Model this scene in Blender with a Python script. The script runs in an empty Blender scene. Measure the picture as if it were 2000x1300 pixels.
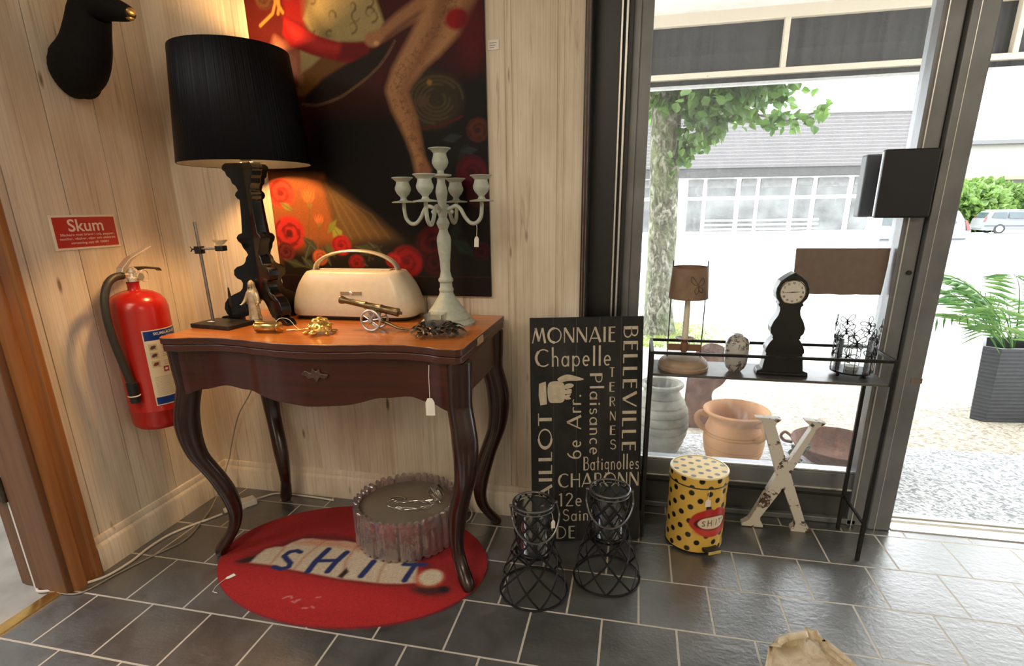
import bpy, bmesh, math, random
import numpy as np
from mathutils import Vector, Matrix, noise as mnoise
random.seed(7); rng = np.random.default_rng(7)
PI = math.pi
scene = bpy.context.scene
COL = scene.collection

# ------------------------------------------------------------ camera
cam_d = bpy.data.cameras.new('camera'); cam = bpy.data.objects.new('camera', cam_d); COL.objects.link(cam)
cam.location = (1.64415, -1.78317, 1.09988)
cam.rotation_euler = (1.2724168, 0.0143979, 0.2170579)
cam_d.sensor_width = 36; cam_d.lens = 36 * 1069.42 / 2000; cam_d.shift_y = 0.0438
cam_d.clip_start = 0.05; cam_d.clip_end = 400
scene.camera = cam
# ------------------------------------------------------------ view, sky, room fill and next-room light
vs = scene.view_settings
scene.display_settings.display_device = 'sRGB'
vs.view_transform = 'Standard'; vs.look = 'None'; vs.exposure = 0.0; vs.gamma = 1.0; vs.use_curve_mapping = False
world = bpy.data.worlds.new('overcast_sky'); scene.world = world; world.use_nodes = True
wb = world.node_tree.nodes['Background']; wb.inputs['Color'].default_value = (0.93, 0.97, 1.0, 1); wb.inputs['Strength'].default_value = 9.0

def lamp(kind, name, loc, power, color, rot=(0, 0, 0), **kw):
    d = bpy.data.lights.new(name, kind); d.energy = power; d.color = color
    for k, v in kw.items(): setattr(d, k, v)
    o = bpy.data.objects.new(name, d); o.location = loc; o.rotation_euler = rot; COL.objects.link(o); return o
WARM = (1.0, 0.70, 0.42)
for i, (x, y, p) in enumerate(((.75, -2.5, 26), (.85, -4.0, 28), (4.3, -3.0, 40))):
    lamp('AREA', 'ceiling_fill_light', (x, y, 2.54), p, (1.0, 0.87, 0.68), size=.9)  # unseen area lights, added as warm ambient fill for the shop
lamp('AREA', 'next_room_light', (-1.2, -1.6, 2.3), 60, (0.9, 0.95, 1.0), size=1.2)

# ------------------------------------------------------------ materials
def nmat(name):
    m = bpy.data.materials.new(name); m.use_nodes = True
    return m, m.node_tree, m.node_tree.nodes['Principled BSDF']
def setp(b, color=None, rough=.5, metal=0., **kw):
    if color is not None: b.inputs['Base Color'].default_value = (*color[:3], 1)
    b.inputs['Roughness'].default_value = rough; b.inputs['Metallic'].default_value = metal
    for k, v in kw.items(): b.inputs[k.replace('_', ' ')].default_value = v
MC = {}
def mat(name, color, rough=.5, metal=0., var=.12, scale=30., bump=0., **kw):
    """procedural material: colour with a little noise, optional bump"""
    if name in MC: return MC[name]
    m, t, b = nmat(name); setp(b, color, rough, metal, **kw)
    N = t.nodes; L = t.links
    tc = N.new('ShaderNodeTexCoord'); no = N.new('ShaderNodeTexNoise'); no.inputs['Scale'].default_value = scale; no.inputs['Detail'].default_value = 4
    L.new(tc.outputs['Object'], no.inputs['Vector'])
    if var:
        r = N.new('ShaderNodeValToRGB'); c = np.array(color[:3])
        r.color_ramp.elements[0].position = .3; r.color_ramp.elements[1].position = .7
        r.color_ramp.elements[0].color = (*(c * (1 - var)), 1); r.color_ramp.elements[1].color = (*np.minimum(c * (1 + var), 1), 1)
        L.new(no.outputs['Fac'], r.inputs['Fac']); L.new(r.outputs['Color'], b.inputs['Base Color'])
    if bump:
        bp = N.new('ShaderNodeBump'); bp.inputs['Strength'].default_value = bump; bp.inputs['Distance'].default_value = .004
        L.new(no.outputs['Fac'], bp.inputs['Height']); L.new(bp.outputs['Normal'], b.inputs['Normal'])
    MC[name] = m; return m
def vcmat(name, rough=.6, bump=0., scale=200., metal=0.):
    """material reading the painted / printed pattern stored on the mesh"""
    if name in MC: return MC[name]
    m, t, b = nmat(name); setp(b, None, rough, metal); N = t.nodes; L = t.links
    a = N.new('ShaderNodeVertexColor'); a.layer_name = 'Col'; L.new(a.outputs['Color'], b.inputs['Base Color'])
    if bump:
        tc = N.new('ShaderNodeTexCoord'); no = N.new('ShaderNodeTexNoise'); no.inputs['Scale'].default_value = scale
        bp = N.new('ShaderNodeBump'); bp.inputs['Strength'].default_value = bump; bp.inputs['Distance'].default_value = .003
        L.new(tc.outputs['Object'], no.inputs['Vector']); L.new(no.outputs['Fac'], bp.inputs['Height']); L.new(bp.outputs['Normal'], b.inputs['Normal'])
    MC[name] = m; return m
def M(t, op, a, b=None):
    n = t.nodes.new('ShaderNodeMath'); n.operation = op
    for i, v in enumerate((a, b)):
        if v is None: continue
        if isinstance(v, (int, float)): n.inputs[i].default_value = v
        else: t.links.new(v, n.inputs[i])
    return n.outputs[0]
def ramp(t, fac, *stops):
    r = t.nodes.new('ShaderNodeValToRGB'); e = r.color_ramp.elements
    while len(e) < len(stops): e.new(.5)
    for i, (p, c) in enumerate(stops): e[i].position = p; e[i].color = (*c, 1)
    t.links.new(fac, r.inputs['Fac']); return r.outputs['Color']
def mix(t, fac, a, b, blend='MIX'):
    n = t.nodes.new('ShaderNodeMix'); n.data_type = 'RGBA'; n.blend_type = blend
    for i, v in ((0, fac), (6, a), (7, b)):
        if isinstance(v, (int, float)): n.inputs[i].default_value = v
        elif isinstance(v, tuple): n.inputs[i].default_value = (*v, 1)
        else: t.links.new(v, n.inputs[i])
    return n.outputs[2]
def noise(t, vec, scale=5., detail=4., rough=.5, dist=0.):
    n = t.nodes.new('ShaderNodeTexNoise'); t.links.new(vec, n.inputs['Vector'])
    n.inputs['Scale'].default_value = scale; n.inputs['Detail'].default_value = detail; n.inputs['Roughness'].default_value = rough; n.inputs['Distortion'].default_value = dist
    return n.outputs['Fac']
def mapped(t, scale=(1, 1, 1), loc=(0, 0, 0), rot=(0, 0, 0), src='Object'):
    tc = t.nodes.new('ShaderNodeTexCoord'); mp = t.nodes.new('ShaderNodeMapping')
    mp.inputs['Scale'].default_value = scale; mp.inputs['Location'].default_value = loc; mp.inputs['Rotation'].default_value = rot
    t.links.new(tc.outputs[src], mp.inputs['Vector']); return mp.outputs['Vector']
def bump(t, b, h, strength=.3, dist=.005):
    n = t.nodes.new('ShaderNodeBump'); n.inputs['Strength'].default_value = strength; n.inputs['Distance'].default_value = dist
    t.links.new(h, n.inputs['Height']); t.links.new(n.outputs['Normal'], b.inputs['Normal'])

PITCH = 0.158
def plank_mat(name, axis, off):
    m, t, b = nmat(name); setp(b, None, .55)
    tc = t.nodes.new('ShaderNodeTexCoord'); sx = t.nodes.new('ShaderNodeSeparateXYZ'); t.links.new(tc.outputs['Object'], sx.inputs[0])
    s = sx.outputs[axis]; z = sx.outputs[2]
    pid = M(t, 'FLOOR', M(t, 'DIVIDE', M(t, 'SUBTRACT', s, off), PITCH))
    cx = t.nodes.new('ShaderNodeCombineXYZ'); t.links.new(s, cx.inputs[0]); t.links.new(M(t, 'ADD', z, M(t, 'MULTIPLY', pid, 3.71)), cx.inputs[1]); t.links.new(pid, cx.inputs[2])
    def sc(a, bb, c=1.0):
        mp = t.nodes.new('ShaderNodeMapping'); mp.inputs['Scale'].default_value = (a, bb, c); t.links.new(cx.outputs[0], mp.inputs[0]); return mp.outputs[0]
    cloud = noise(t, sc(7, 1.6), 1, 4, .6)
    grain = noise(t, sc(95, 2.2), 1, 5, .6)
    streak = noise(t, sc(26, 1.1), 1, 5, .62, 1.4)
    w = t.nodes.new('ShaderNodeTexWave'); w.inputs['Scale'].default_value = 1.0; w.inputs['Distortion'].default_value = 5.5; w.inputs['Detail'].default_value = 2; w.inputs['Detail Scale'].default_value = .7
    t.links.new(sc(22, .8), w.inputs['Vector'])
    base = ramp(t, cloud, (.30, (.55, .45, .33)), (.55, (.72, .63, .50)), (.8, (.78, .70, .58)))
    base = mix(t, ramp(t, grain, (.48, (0, 0, 0)), (.72, (.42, .42, .42))), base, (.46, .345, .225))
    base = mix(t, ramp(t, streak, (.60, (0, 0, 0)), (.72, (.80, .80, .80))), base, (.27, .185, .11))
    base = mix(t, ramp(t, w.outputs['Fac'], (.0, (.30, .30, .30)), (.03, (0, 0, 0))), base, (.29, .20, .12))
    vo = t.nodes.new('ShaderNodeTexVoronoi'); vo.inputs['Scale'].default_value = 1.0; t.links.new(sc(11, 3.0), vo.inputs['Vector'])
    base = mix(t, ramp(t, vo.outputs['Distance'], (.04, (.9, .9, .9)), (.09, (0, 0, 0))), base, (.16, .095, .05))
    t.links.new(base, b.inputs['Base Color'])
    bump(t, b, grain, .25, .002)
    return m
def floor_mat():
    m, t, b = nmat('slate_tile'); setp(b, None, .35); b.inputs['IOR'].default_value = 2.65
    v = mapped(t, loc=(-.002, .095, 0))
    br = t.nodes.new('ShaderNodeTexBrick'); t.links.new(v, br.inputs['Vector']); br.offset = .5; br.offset_frequency = 2
    # rows of 20 cm tiles, every second row shifted by half a tile
    br.inputs['Scale'].default_value = 1; br.inputs['Brick Width'].default_value = .2; br.inputs['Row Height'].default_value = .2
    br.inputs['Mortar Size'].default_value = .0030; br.inputs['Mortar Smooth'].default_value = .1; br.inputs['Bias'].default_value = 0
    br.inputs['Color1'].default_value = (.043, .044, .043, 1); br.inputs['Color2'].default_value = (.064, .065, .063, 1); br.inputs['Mortar'].default_value = (.40, .345, .27, 1)
    o = mapped(t)
    n1 = noise(t, o, 9, 6, .6, .6); n2 = noise(t, mapped(t, (18, 40, 1), rot=(0, 0, .35)), 1, 5, .55, .8); n3 = noise(t, o, 60, 4, .6)
    tile = mix(t, 1.0, br.outputs['Color'], ramp(t, n1, (.3, (.70, .69, .68)), (.7, (1.5, 1.5, 1.52))), 'MULTIPLY')
    tile = mix(t, ramp(t, n2, (.58, (0, 0, 0)), (.72, (.4, .4, .4))), tile, (.12, .12, .12))
    t.links.new(mix(t, br.outputs['Fac'], tile, (.40, .345, .27)), b.inputs['Base Color'])
    rr = t.nodes.new('ShaderNodeMapRange'); rr.inputs[3].default_value = .24; rr.inputs[4].default_value = .40; t.links.new(n1, rr.inputs[0])
    t.links.new(M(t, 'ADD', rr.outputs[0], M(t, 'MULTIPLY', br.outputs['Fac'], .4)), b.inputs['Roughness'])
    h = M(t, 'SUBTRACT', M(t, 'ADD', M(t, 'MULTIPLY', n2, .35), M(t, 'MULTIPLY', n3, .40)), M(t, 'MULTIPLY', br.outputs['Fac'], 1.2))
    bump(t, b, h, .55, .0045)
    return m
def wood_mat(name, c1, c2, axis_scale, rough=.3, coat=.0):
    if name in MC: return MC[name]
    m, t, b = nmat(name); setp(b, None, rough)
    b.inputs['Coat Weight'].default_value = coat; b.inputs['Coat Roughness'].default_value = .12
    n = noise(t, mapped(t, axis_scale), 1, 5, .6, .4)
    t.links.new(ramp(t, n, (.32, c1), (.68, c2)), b.inputs['Base Color'])
    MC[name] = m; return m
def glass_mat(name, tint=(1, 1, 1), haze=0., rough=0., refl=1.0, smudge=0.):
    """thin clear glass: mostly lets light straight through, fresnel gloss on top"""
    if name in MC: return MC[name]
    m = bpy.data.materials.new(name); m.use_nodes = True; t = m.node_tree; N = t.nodes; N.clear(); L = t.links
    out = N.new('ShaderNodeOutputMaterial'); tr = N.new('ShaderNodeBsdfTransparent'); tr.inputs[0].default_value = (*tint, 1)
    gl = N.new('ShaderNodeBsdfGlossy'); gl.inputs['Roughness'].default_value = rough
    fr = N.new('ShaderNodeFresnel'); fr.inputs[0].default_value = 1.45
    mx = N.new('ShaderNodeMixShader'); L.new(M(t, 'MULTIPLY', fr.outputs[0], refl), mx.inputs[0]); L.new(tr.outputs[0], mx.inputs[1]); L.new(gl.outputs[0], mx.inputs[2])
    last = mx.outputs[0]
    if haze or smudge:
        df = N.new('ShaderNodeBsdfTranslucent'); df.inputs[0].default_value = (.95, .97, 1, 1)
        d2 = N.new('ShaderNodeBsdfDiffuse'); d2.inputs[0].default_value = (.8, .8, .8, 1); m3 = N.new('ShaderNodeMixShader'); m3.inputs[0].default_value = .4
        L.new(df.outputs[0], m3.inputs[1]); L.new(d2.outputs[0], m3.inputs[2])
        m2 = N.new('ShaderNodeMixShader'); L.new(last, m2.inputs[1]); L.new(m3.outputs[0], m2.inputs[2])
        f = haze
        if smudge:
            v = mapped(t, (5, 5, 5)); n1 = noise(t, v, .5, 3, .5); n2 = noise(t, mapped(t, (60, 60, 22)), 1, 5, .7)
            sm = M(t, 'MULTIPLY', ramp(t, n1, (.56, (0, 0, 0)), (.66, (1, 1, 1))), ramp(t, n2, (.5, (0, 0, 0)), (.75, (1, 1, 1))))
            f = M(t, 'ADD', M(t, 'MULTIPLY', sm, smudge), haze)
            L.new(f, m2.inputs[0])
        else: m2.inputs[0].default_value = f
        last = m2.outputs[0]
    L.new(last, out.inputs[0]); MC[name] = m; return m
def emit_mat(name, color, s):
    m, t, b = nmat(name); setp(b, color, .5); b.inputs['Emission Color'].default_value = (*color, 1); b.inputs['Emission Strength'].default_value = s; return m

# ------------------------------------------------------------ mesh building
class MB:
    def __init__(s): s.v = []; s.f = []; s.c = None
    def add(s, v, f):
        o = len(s.v); s.v += [tuple(map(float, p)) for p in v]; s.f += [tuple(i + o for i in q) for q in f]; return s
    def box(s, x0, x1, y0, y1, z0, z1, mtx=None):
        v = [(x, y, z) for z in (z0, z1) for y in (y0, y1) for x in (x0, x1)]
        if mtx is not None: v = [tuple(mtx @ Vector(p)) for p in v]
        return s.add(v, [(0, 2, 3, 1), (4, 5, 7, 6), (0, 1, 5, 4), (2, 6, 7, 3), (0, 4, 6, 2), (1, 3, 7, 5)])
    def grid(s, P, cu=False, cv=False, flip=False):
        nu = len(P); nv = len(P[0]); v = [p for r in P for p in r]; f = []
        for i in range(nu if cu else nu - 1):
            for j in range(nv if cv else nv - 1):
                a = i * nv + j; b_ = ((i + 1) % nu) * nv + j; c = ((i + 1) % nu) * nv + (j + 1) % nv; d = i * nv + (j + 1) % nv
                f.append((a, d, c, b_) if flip else (a, b_, c, d))
        return s.add(v, f)
    def lathe(s, prof, seg=32, c=(0, 0, 0), cap0=True, cap1=True, sx=1., sy=1., mtx=None):
        P = []
        for r, z in prof:
            ring = [Vector((c[0] + r * sx * math.cos(2 * PI * k / seg), c[1] + r * sy * math.sin(2 * PI * k / seg), c[2] + z)) for k in range(seg)]
            P.append([tuple(mtx @ q) if mtx is not None else tuple(q) for q in ring])
        o = len(s.v); s.grid(P, cv=True, flip=True)
        n = len(prof)
        if cap0 and prof[0][0] > 1e-6: s.f.append(tuple(o + k for k in range(seg))[::-1])
        if cap1 and prof[-1][0] > 1e-6: s.f.append(tuple(o + (n - 1) * seg + k for k in range(seg)))
        return s
    def tube(s, pts, r, seg=8, closed=False, sq=False, up=None):
        pts = [Vector(p) for p in pts]; n = len(pts); R = r if isinstance(r, (list, tuple)) else [r] * n
        T = []
        for i in range(n):
            a = pts[(i - 1) % n] if (closed or i > 0) else pts[i]; b_ = pts[(i + 1) % n] if (closed or i < n - 1) else pts[i]
            d = (b_ - a); T.append(d.normalized() if d.length > 1e-9 else Vector((0, 0, 1)))
        u = Vector(up) if up is not None else (Vector((0, 0, 1)) if abs(T[0].z) < .9 else Vector((1, 0, 0)))
        P = []
        for i in range(n):
            u = (u - T[i] * u.dot(T[i]))
            u = u.normalized() if u.length > 1e-6 else T[i].orthogonal().normalized()
            w = T[i].cross(u); ring = []
            ph = PI / seg if sq else 0
            for k in range(seg):
                a = 2 * PI * k / seg + ph; ring.append(tuple(pts[i] + R[i] * (math.cos(a) * u + math.sin(a) * w)))
            P.append(ring)
        o = len(s.v); s.grid(P, cu=closed, cv=True)
        if not closed:
            s.f.append(tuple(o + k for k in range(seg))[::-1]); s.f.append(tuple(o + (n - 1) * seg + k for k in range(seg)))
        return s
    def prism(s, poly, fn, t0, t1):
        """extrude a 2-D outline; fn(a, b, t) -> point"""
        n = len(poly); v = [fn(a, b, t0) for a, b in poly] + [fn(a, b, t1) for a, b in poly]
        f = [(i, (i + 1) % n, n + (i + 1) % n, n + i) for i in range(n)] + [tuple(range(n))[::-1], tuple(range(n, 2 * n))]
        return s.add(v, f)
    def ball(s, c, r, seg=16, rings=10, mtx=None):
        rx, ry, rz = r if isinstance(r, (tuple, list)) else (r, r, r); P = []
        for i in range(rings + 1):
            a = -PI / 2 + PI * i / rings; q = max(math.cos(a), 1e-4)
            row = [Vector((rx * q * math.cos(2 * PI * k / seg), ry * q * math.sin(2 * PI * k / seg), rz * math.sin(a))) for k in range(seg)]
            P.append([tuple((mtx @ w if mtx is not None else w) + Vector(c)) for w in row])
        return s.grid(P, cv=True, flip=True)
    def xf(s, mtx):
        s.v = [tuple(mtx @ Vector(p)) for p in s.v]; return s
    def build(s, name, material, parent=None, smooth=40, bevel=0., seg=2, loc=None, sub=0, weld=False):
        me = bpy.data.meshes.new(name); me.from_pydata(s.v, [], s.f); me.update()
        bm = bmesh.new(); bm.from_mesh(me)
        if weld: bmesh.ops.remove_doubles(bm, verts=bm.verts, dist=1e-5)
        bmesh.ops.recalc_face_normals(bm, faces=bm.faces); bm.to_mesh(me); bm.free()
        if s.c is not None:
            at = me.color_attributes.new('Col', 'FLOAT_COLOR', 'POINT')
            at.data.foreach_set('color', np.concatenate([s.c, np.ones((len(s.c), 1))], 1).astype(np.float32).ravel())
        if smooth:
            me.polygons.foreach_set('use_smooth', [True] * len(me.polygons)); me.set_sharp_from_angle(angle=math.radians(smooth))
        o = bpy.data.objects.new(name, me); COL.objects.link(o); me.materials.append(material)
        if parent is not None: o.parent = parent
        if loc is not None: o.location = loc
        if bevel:
            m = o.modifiers.new('bevel', 'BEVEL'); m.width = bevel; m.segments = seg; m.limit_method = 'ANGLE'; m.angle_limit = math.radians(40)
        if sub:
            m = o.modifiers.new('sub', 'SUBSURF'); m.levels = sub; m.render_levels = sub
        return o
def root(name, label, cat, loc=(0, 0, 0), rz=0., group=None):
    o = bpy.data.objects.new(name, None); o.empty_display_size = .05; COL.objects.link(o); o.location = loc; o.rotation_euler = (0, 0, rz)
    return tag(o, label, cat, group)
def tag(o, label, cat, group=None, kind=None):
    o['label'] = label; o['category'] = cat
    if group: o['group'] = group
    if kind: o['kind'] = kind
    return o
def struct(o, label=None):
    o['kind'] = 'structure'
    if label: o['label'] = label
    return o
def catmull(P, n=6, closed=False):
    P = [Vector(p) for p in P]; out = []; m = len(P)
    for i in range(m if closed else m - 1):
        g = lambda k: P[k % m] if closed else P[min(max(k, 0), m - 1)]
        a, b_, c, d = g(i - 1), g(i), g(i + 1), g(i + 2)
        for k in range(n):
            t = k / n; out.append(.5 * ((2 * b_) + (c - a) * t + (2 * a - 5 * b_ + 4 * c - d) * t * t + (3 * b_ - a - 3 * c + d) * t ** 3))
    if not closed: out.append(P[-1])
    return out
def cat2(P, n=6, closed=False): return [(p.x, p.y) for p in catmull([(a, b, 0) for a, b in P], n, closed)]
def text2d(s, bold=0., size=1.0, res=4, spacing=1.0):
    cu = bpy.data.curves.new('txt', 'FONT'); cu.body = s; cu.size = size; cu.resolution_u = res; cu.offset = bold; cu.space_character = spacing
    o = bpy.data.objects.new('txt', cu); COL.objects.link(o)
    dg = bpy.context.evaluated_depsgraph_get(); me = bpy.data.meshes.new_from_object(o.evaluated_get(dg))
    v = [(p.co.x, p.co.y) for p in me.vertices]; f = [tuple(p.vertices) for p in me.polygons]
    bpy.data.objects.remove(o); bpy.data.curves.remove(cu); bpy.data.meshes.remove(me)
    return np.array(v), f
def text_on(mb, s, fn, x0, x1, y0, y1, rot=0, bold=0.):
    """fit a word into a box (x0..x1, y0..y1); rot 90 reads upwards, -90 reads downwards; fn(a, b) -> 3-D point"""
    v, f = text2d(s, bold)
    mn = v.min(0); mxx = v.max(0); q = (v - mn) / (mxx - mn)
    if rot == 0: a, b_ = q[:, 0], q[:, 1]
    elif rot == 90: a, b_ = 1 - q[:, 1], q[:, 0]
    else: a, b_ = q[:, 1], 1 - q[:, 0]
    mb.add([fn(x0 + (x1 - x0) * i, y0 + (y1 - y0) * j) for i, j in zip(a, b_)], f)

# a small raster canvas for printed / painted patterns; colours are linear
def lin(r, g, b_):
    c = np.array([r, g, b_]) / 255.; return np.where(c <= .04045, c / 12.92, ((c + .055) / 1.055) ** 2.4)
class Canvas:
    def __init__(s, x0, x1, y0, y1, step, base):
        s.nx = int(round((x1 - x0) / step)) + 1; s.ny = int(round((y1 - y0) / step)) + 1
        s.X, s.Y = np.meshgrid(np.linspace(x0, x1, s.nx), np.linspace(y0, y1, s.ny), indexing='ij')
        s.C = np.zeros((s.nx, s.ny, 3)) + np.array(base)
        s.step = step
    def wob(s, amp, freq, seed=0.):
        a = np.sin(s.X * freq + 1.7 * np.sin(s.Y * freq * .8 + seed)) + np.sin(s.Y * freq * 1.3 + seed * 2 + 1.3 * np.sin(s.X * freq * 1.1))
        return amp * a * .5
    def put(s, m, col): 
        m = np.clip(m, 0, 1)[..., None]; s.C = s.C * (1 - m) + np.array(col) * m
    def seg(s, a, b_):
        ax, ay = a; bx, by = b_; dx, dy = bx - ax, by - ay; L = dx * dx + dy * dy + 1e-12
        t = np.clip(((s.X - ax) * dx + (s.Y - ay) * dy) / L, 0, 1)
        return np.hypot(s.X - ax - t * dx, s.Y - ay - t * dy), t
    def poly(s, P, col, soft=.004, op=1., w=0.):
        inside = np.zeros(s.X.shape, bool); d = np.full(s.X.shape, 1e9); n = len(P)
        for i in range(n):
            a, b_ = P[i], P[(i + 1) % n]; d = np.minimum(d, s.seg(a, b_)[0])
            if a[1] != b_[1]:
                c = ((a[1] > s.Y) != (b_[1] > s.Y)) & (s.X < (b_[0] - a[0]) * (s.Y - a[1]) / (b_[1] - a[1]) + a[0]); inside ^= c
        sd = np.where(inside, d, -d) + w
        s.put(op * np.clip(.5 + sd / soft, 0, 1), col)
    def stroke(s, P, w, col, soft=.003, op=1.):
        W = w if isinstance(w, (list, tuple)) else [w] * len(P); m = np.zeros(s.X.shape)
        for i in range(len(P) - 1):
            d, t = s.seg(P[i], P[i + 1]); m = np.maximum(m, np.clip(.5 + (W[i] * (1 - t) + W[i + 1] * t - d) / soft, 0, 1))
        s.put(op * m, col)
    def ell(s, c, rx, ry, col, soft=.2, op=1., ang=0.):
        ca, sa = math.cos(ang), math.sin(ang); u = ((s.X - c[0]) * ca + (s.Y - c[1]) * sa) / rx; v = (-(s.X - c[0]) * sa + (s.Y - c[1]) * ca) / ry
        s.put(op * np.clip((1 - np.hypot(u, v)) / soft + .5, 0, 1), col)
    def rose(s, c, r, col, dark, seed=0):
        s.ell(c, r, r * .95, col, .25)
        for k in range(7):
            a0 = seed + k * 1.3; rr = r * (.9 - .11 * k)
            P = [(c[0] + rr * math.cos(a0 + q * .35), c[1] + rr * .92 * math.sin(a0 + q * .35)) for q in range(6)]
            s.stroke(P, r * .05, dark, r * .12, .75)
        s.ell(c, r * .22, r * .2, dark, .5, .8)
    def leaf(s, a, b_, w, col, vein=None):
        ax, ay = a; bx, by = b_; mx, my = (ax + bx) / 2, (ay + by) / 2; L = math.hypot(bx - ax, by - ay); nx, ny = -(by - ay) / L, (bx - ax) / L
        s.poly([a, (mx + nx * w, my + ny * w), b_, (mx - nx * w, my - ny * w)], col, .006)
        if vein is not None: s.stroke([a, b_], .0015, vein, .002, .7)
    def mesh(s, fn, mask=None):
        mb = MB(); nx, ny = s.nx, s.ny
        if mask is None: mask = np.ones((nx - 1, ny - 1), bool)
        mb.v = [fn(x, y) for x, y in zip(s.X.ravel(), s.Y.ravel())]
        I, J = np.nonzero(mask); a = I * ny + J
        mb.f = list(zip(a.tolist(), (a + ny).tolist(), (a + ny + 1).tolist(), (a + 1).tolist()))
        mb.c = s.C.reshape(-1, 3); return mb
def price_tag(name, label, loc, mtx, w=.016, h=.03, string=None, smat=None):
    """paper tag with two cut corners on a string; local x = width, local y = up"""
    r = root(name, label, 'price tag', loc, group='price tags')
    paper = mat('tag_paper', (.78, .74, .66), .7, 0, .05)
    o = MB().prism([(-w / 2, -h), (w / 2, -h), (w / 2, -h * .25), (w * .25, 0), (-w * .25, 0), (-w / 2, -h * .25)], lambda a, b_, t: (a, t, b_), -.0004, .0004).xf(mtx).build('paper', paper, r, 0)
    if string: MB().tube([tuple(Vector(p) - Vector(loc)) for p in string], .0008, 5).build('string', smat or paper, r)
    return r
# ============================================================ THE SHOP ROOM
M_left = plank_mat('whitewashed_planks_left', 1, -.095); M_back = plank_mat('whitewashed_planks_back', 0, -.016)
M_white_wood = plank_mat('whitewashed_board', 0, 0.07)
M_floor = floor_mat()
M_trimwood = wood_mat('orange_stained_pine', (.23, .085, .022), (.36, .15, .045), (40, 40, 2), .35)
M_darkwood = wood_mat('brown_stained_pine', (.11, .045, .018), (.18, .08, .032), (40, 40, 2), .4)
M_black = mat('black_paint', (.008, .0085, .009), .38, 0, .2, 60)
M_alu = mat('brown_anodised_metal', (.195, .203, .212), .36, .35, .18, 9)
M_alu_lt = mat('bare_metal_edge', (.62, .62, .60), .3, .8, .1, 20)
M_brass = mat('brass', (.75, .47, .15), .22, 1., .1, 40)
M_conc = mat('next_room_concrete', (.36, .33, .29), .35, 0, .25, 6)
M_plaster = mat('plaster', (.66, .63, .58), .8, 0, .06, 5)
M_winglass = glass_mat('window_glass', haze=.022, smudge=.16)

struct(MB().box(-.02, 5.0, -4.5, .245, -.1, 0).build('floor', M_floor, smooth=0))
struct(MB().box(-2.6, -.02, -4.5, .2, -.12, -.004).build('floor_next_room', M_conc, smooth=0))
struct(MB().box(-2.6, 5.0, -4.5, .3, 2.6, 2.7).build('ceiling', mat('ceiling_paint', (.34, .32, .29), .8, 0, .05, 4), smooth=0))
struct(MB().box(-2.6, 5.1, -4.6, -4.5, -.1, 2.7).build('wall_rear', M_plaster, smooth=0))
struct(MB().box(5.0, 5.1, -4.5, .3, -.1, 2.7).build('wall_right', M_plaster, smooth=0))
struct(MB().box(-2.7, -2.6, -4.6, .3, -.1, 2.7).build('wall_next_room', M_plaster, smooth=0))
struct(MB().box(-2.6, -.1, .12, .22, -.1, 2.6).build('wall_next_room_end', M_plaster, smooth=0))

def plank_outline(s0, s1, off):
    """plan outline of a panelled wall face: flat planks with a beaded groove at each joint"""
    P = [(s0, 0)]; k = math.ceil((s0 - off) / PITCH)
    while off + k * PITCH < s1 - .02:
        c = off + k * PITCH
        if c - .015 > s0: P += [(c - .0145, 0), (c - .0115, .0045), (c - .0085, .0045), (c - .006, .0015), (c + .006, .0015), (c + .0085, .0045), (c + .0115, .0045), (c + .0145, 0)]
        k += 1
    return P + [(s1, 0)]
P = [(-.62, 0)] + [q for k in range(4) for q in ((-.569 + .158 * k - .0016, 0), (-.569 + .158 * k - .0008, .009), (-.569 + .158 * k + .0008, .009), (-.569 + .158 * k + .0016, 0))] + [(0, 0)]
struct(MB().prism(P + [(0, .1), (-.62, .1)], lambda a, d, z: (-d, a, z), 0, 2.6).build('wall_left', M_left, smooth=20))
P = plank_outline(0, 1.49, -.016)
struct(MB().prism(P + [(1.49, .12), (0, .12)], lambda a, d, z: (a, d, z), 0, 2.6).build('wall_back', M_back, smooth=20))
struct(MB().box(-.1, 0, -4.5, -1.62, 0, 2.6).build('wall_left_front', M_left, smooth=0))
struct(MB().box(-.1, 0, -1.7, -.62, 2.12, 2.6).build('wall_left_above_door', M_left, smooth=0))
# baseboards with a rounded, stepped top
BP = [(0, 0), (.017, 0), (.017, .082), (.014, .09), (.009, .095), (.009, .108), (.005, .116), (0, .118)]
struct(MB().prism(BP, lambda d, z, t: (d, t, z), -.6, 0).build('baseboard_left', M_left, smooth=30))
struct(MB().prism(BP, lambda d, z, t: (t, -d, z), 0, 1.49).build('baseboard_back', M_white_wood, smooth=30))

# doorway in the left wall: moulded casing, brown jamb, stop strip, strike plate, brass sill
TP = [(-.600, 0), (-.600, .014), (-.606, .020), (-.622, .021), (-.628, .014), (-.650, .012), (-.656, .020), (-.664, .026), (-.678, .027), (-.690, .022), (-.695, .012), (-.695, 0)]
struct(MB().prism(TP, lambda a, d, z: (d, a, z), 0, 2.15).build('trim_1', M_trimwood, smooth=30))
struct(MB().prism([(2 * -1.155 - a, d) for a, d in TP], lambda a, d, z: (d, a, z), 0, 2.15).build('trim_2', M_trimwood, smooth=30))
struct(MB().box(-.11, .012, -.715, -.69, 0, 2.12).box(-.11, .012, -1.62, -1.6, 0, 2.12).box(-.11, .012, -1.62, -.69, 2.10, 2.12).build('door_1', M_darkwood, smooth=0, bevel=.003))
struct(MB().box(-.185, -.118, -.70, -.668, 0, 2.1).build('trim_3', M_darkwood, smooth=0, bevel=.004))
struct(MB().box(-.119, -.109, -.712, -.69, .0, 2.1).build('trim_4', M_plaster, smooth=0))
dp = tag(MB().box(-.182, -.122, -.716, -.702, .30, .39).build('hinge_plate', mat('aged_iron', (.07, .055, .04), .5, .7, .3, 60), smooth=0, bevel=.003), 'dark aged metal hinge plate on the brown door jamb at left edge', 'hinge')
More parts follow.
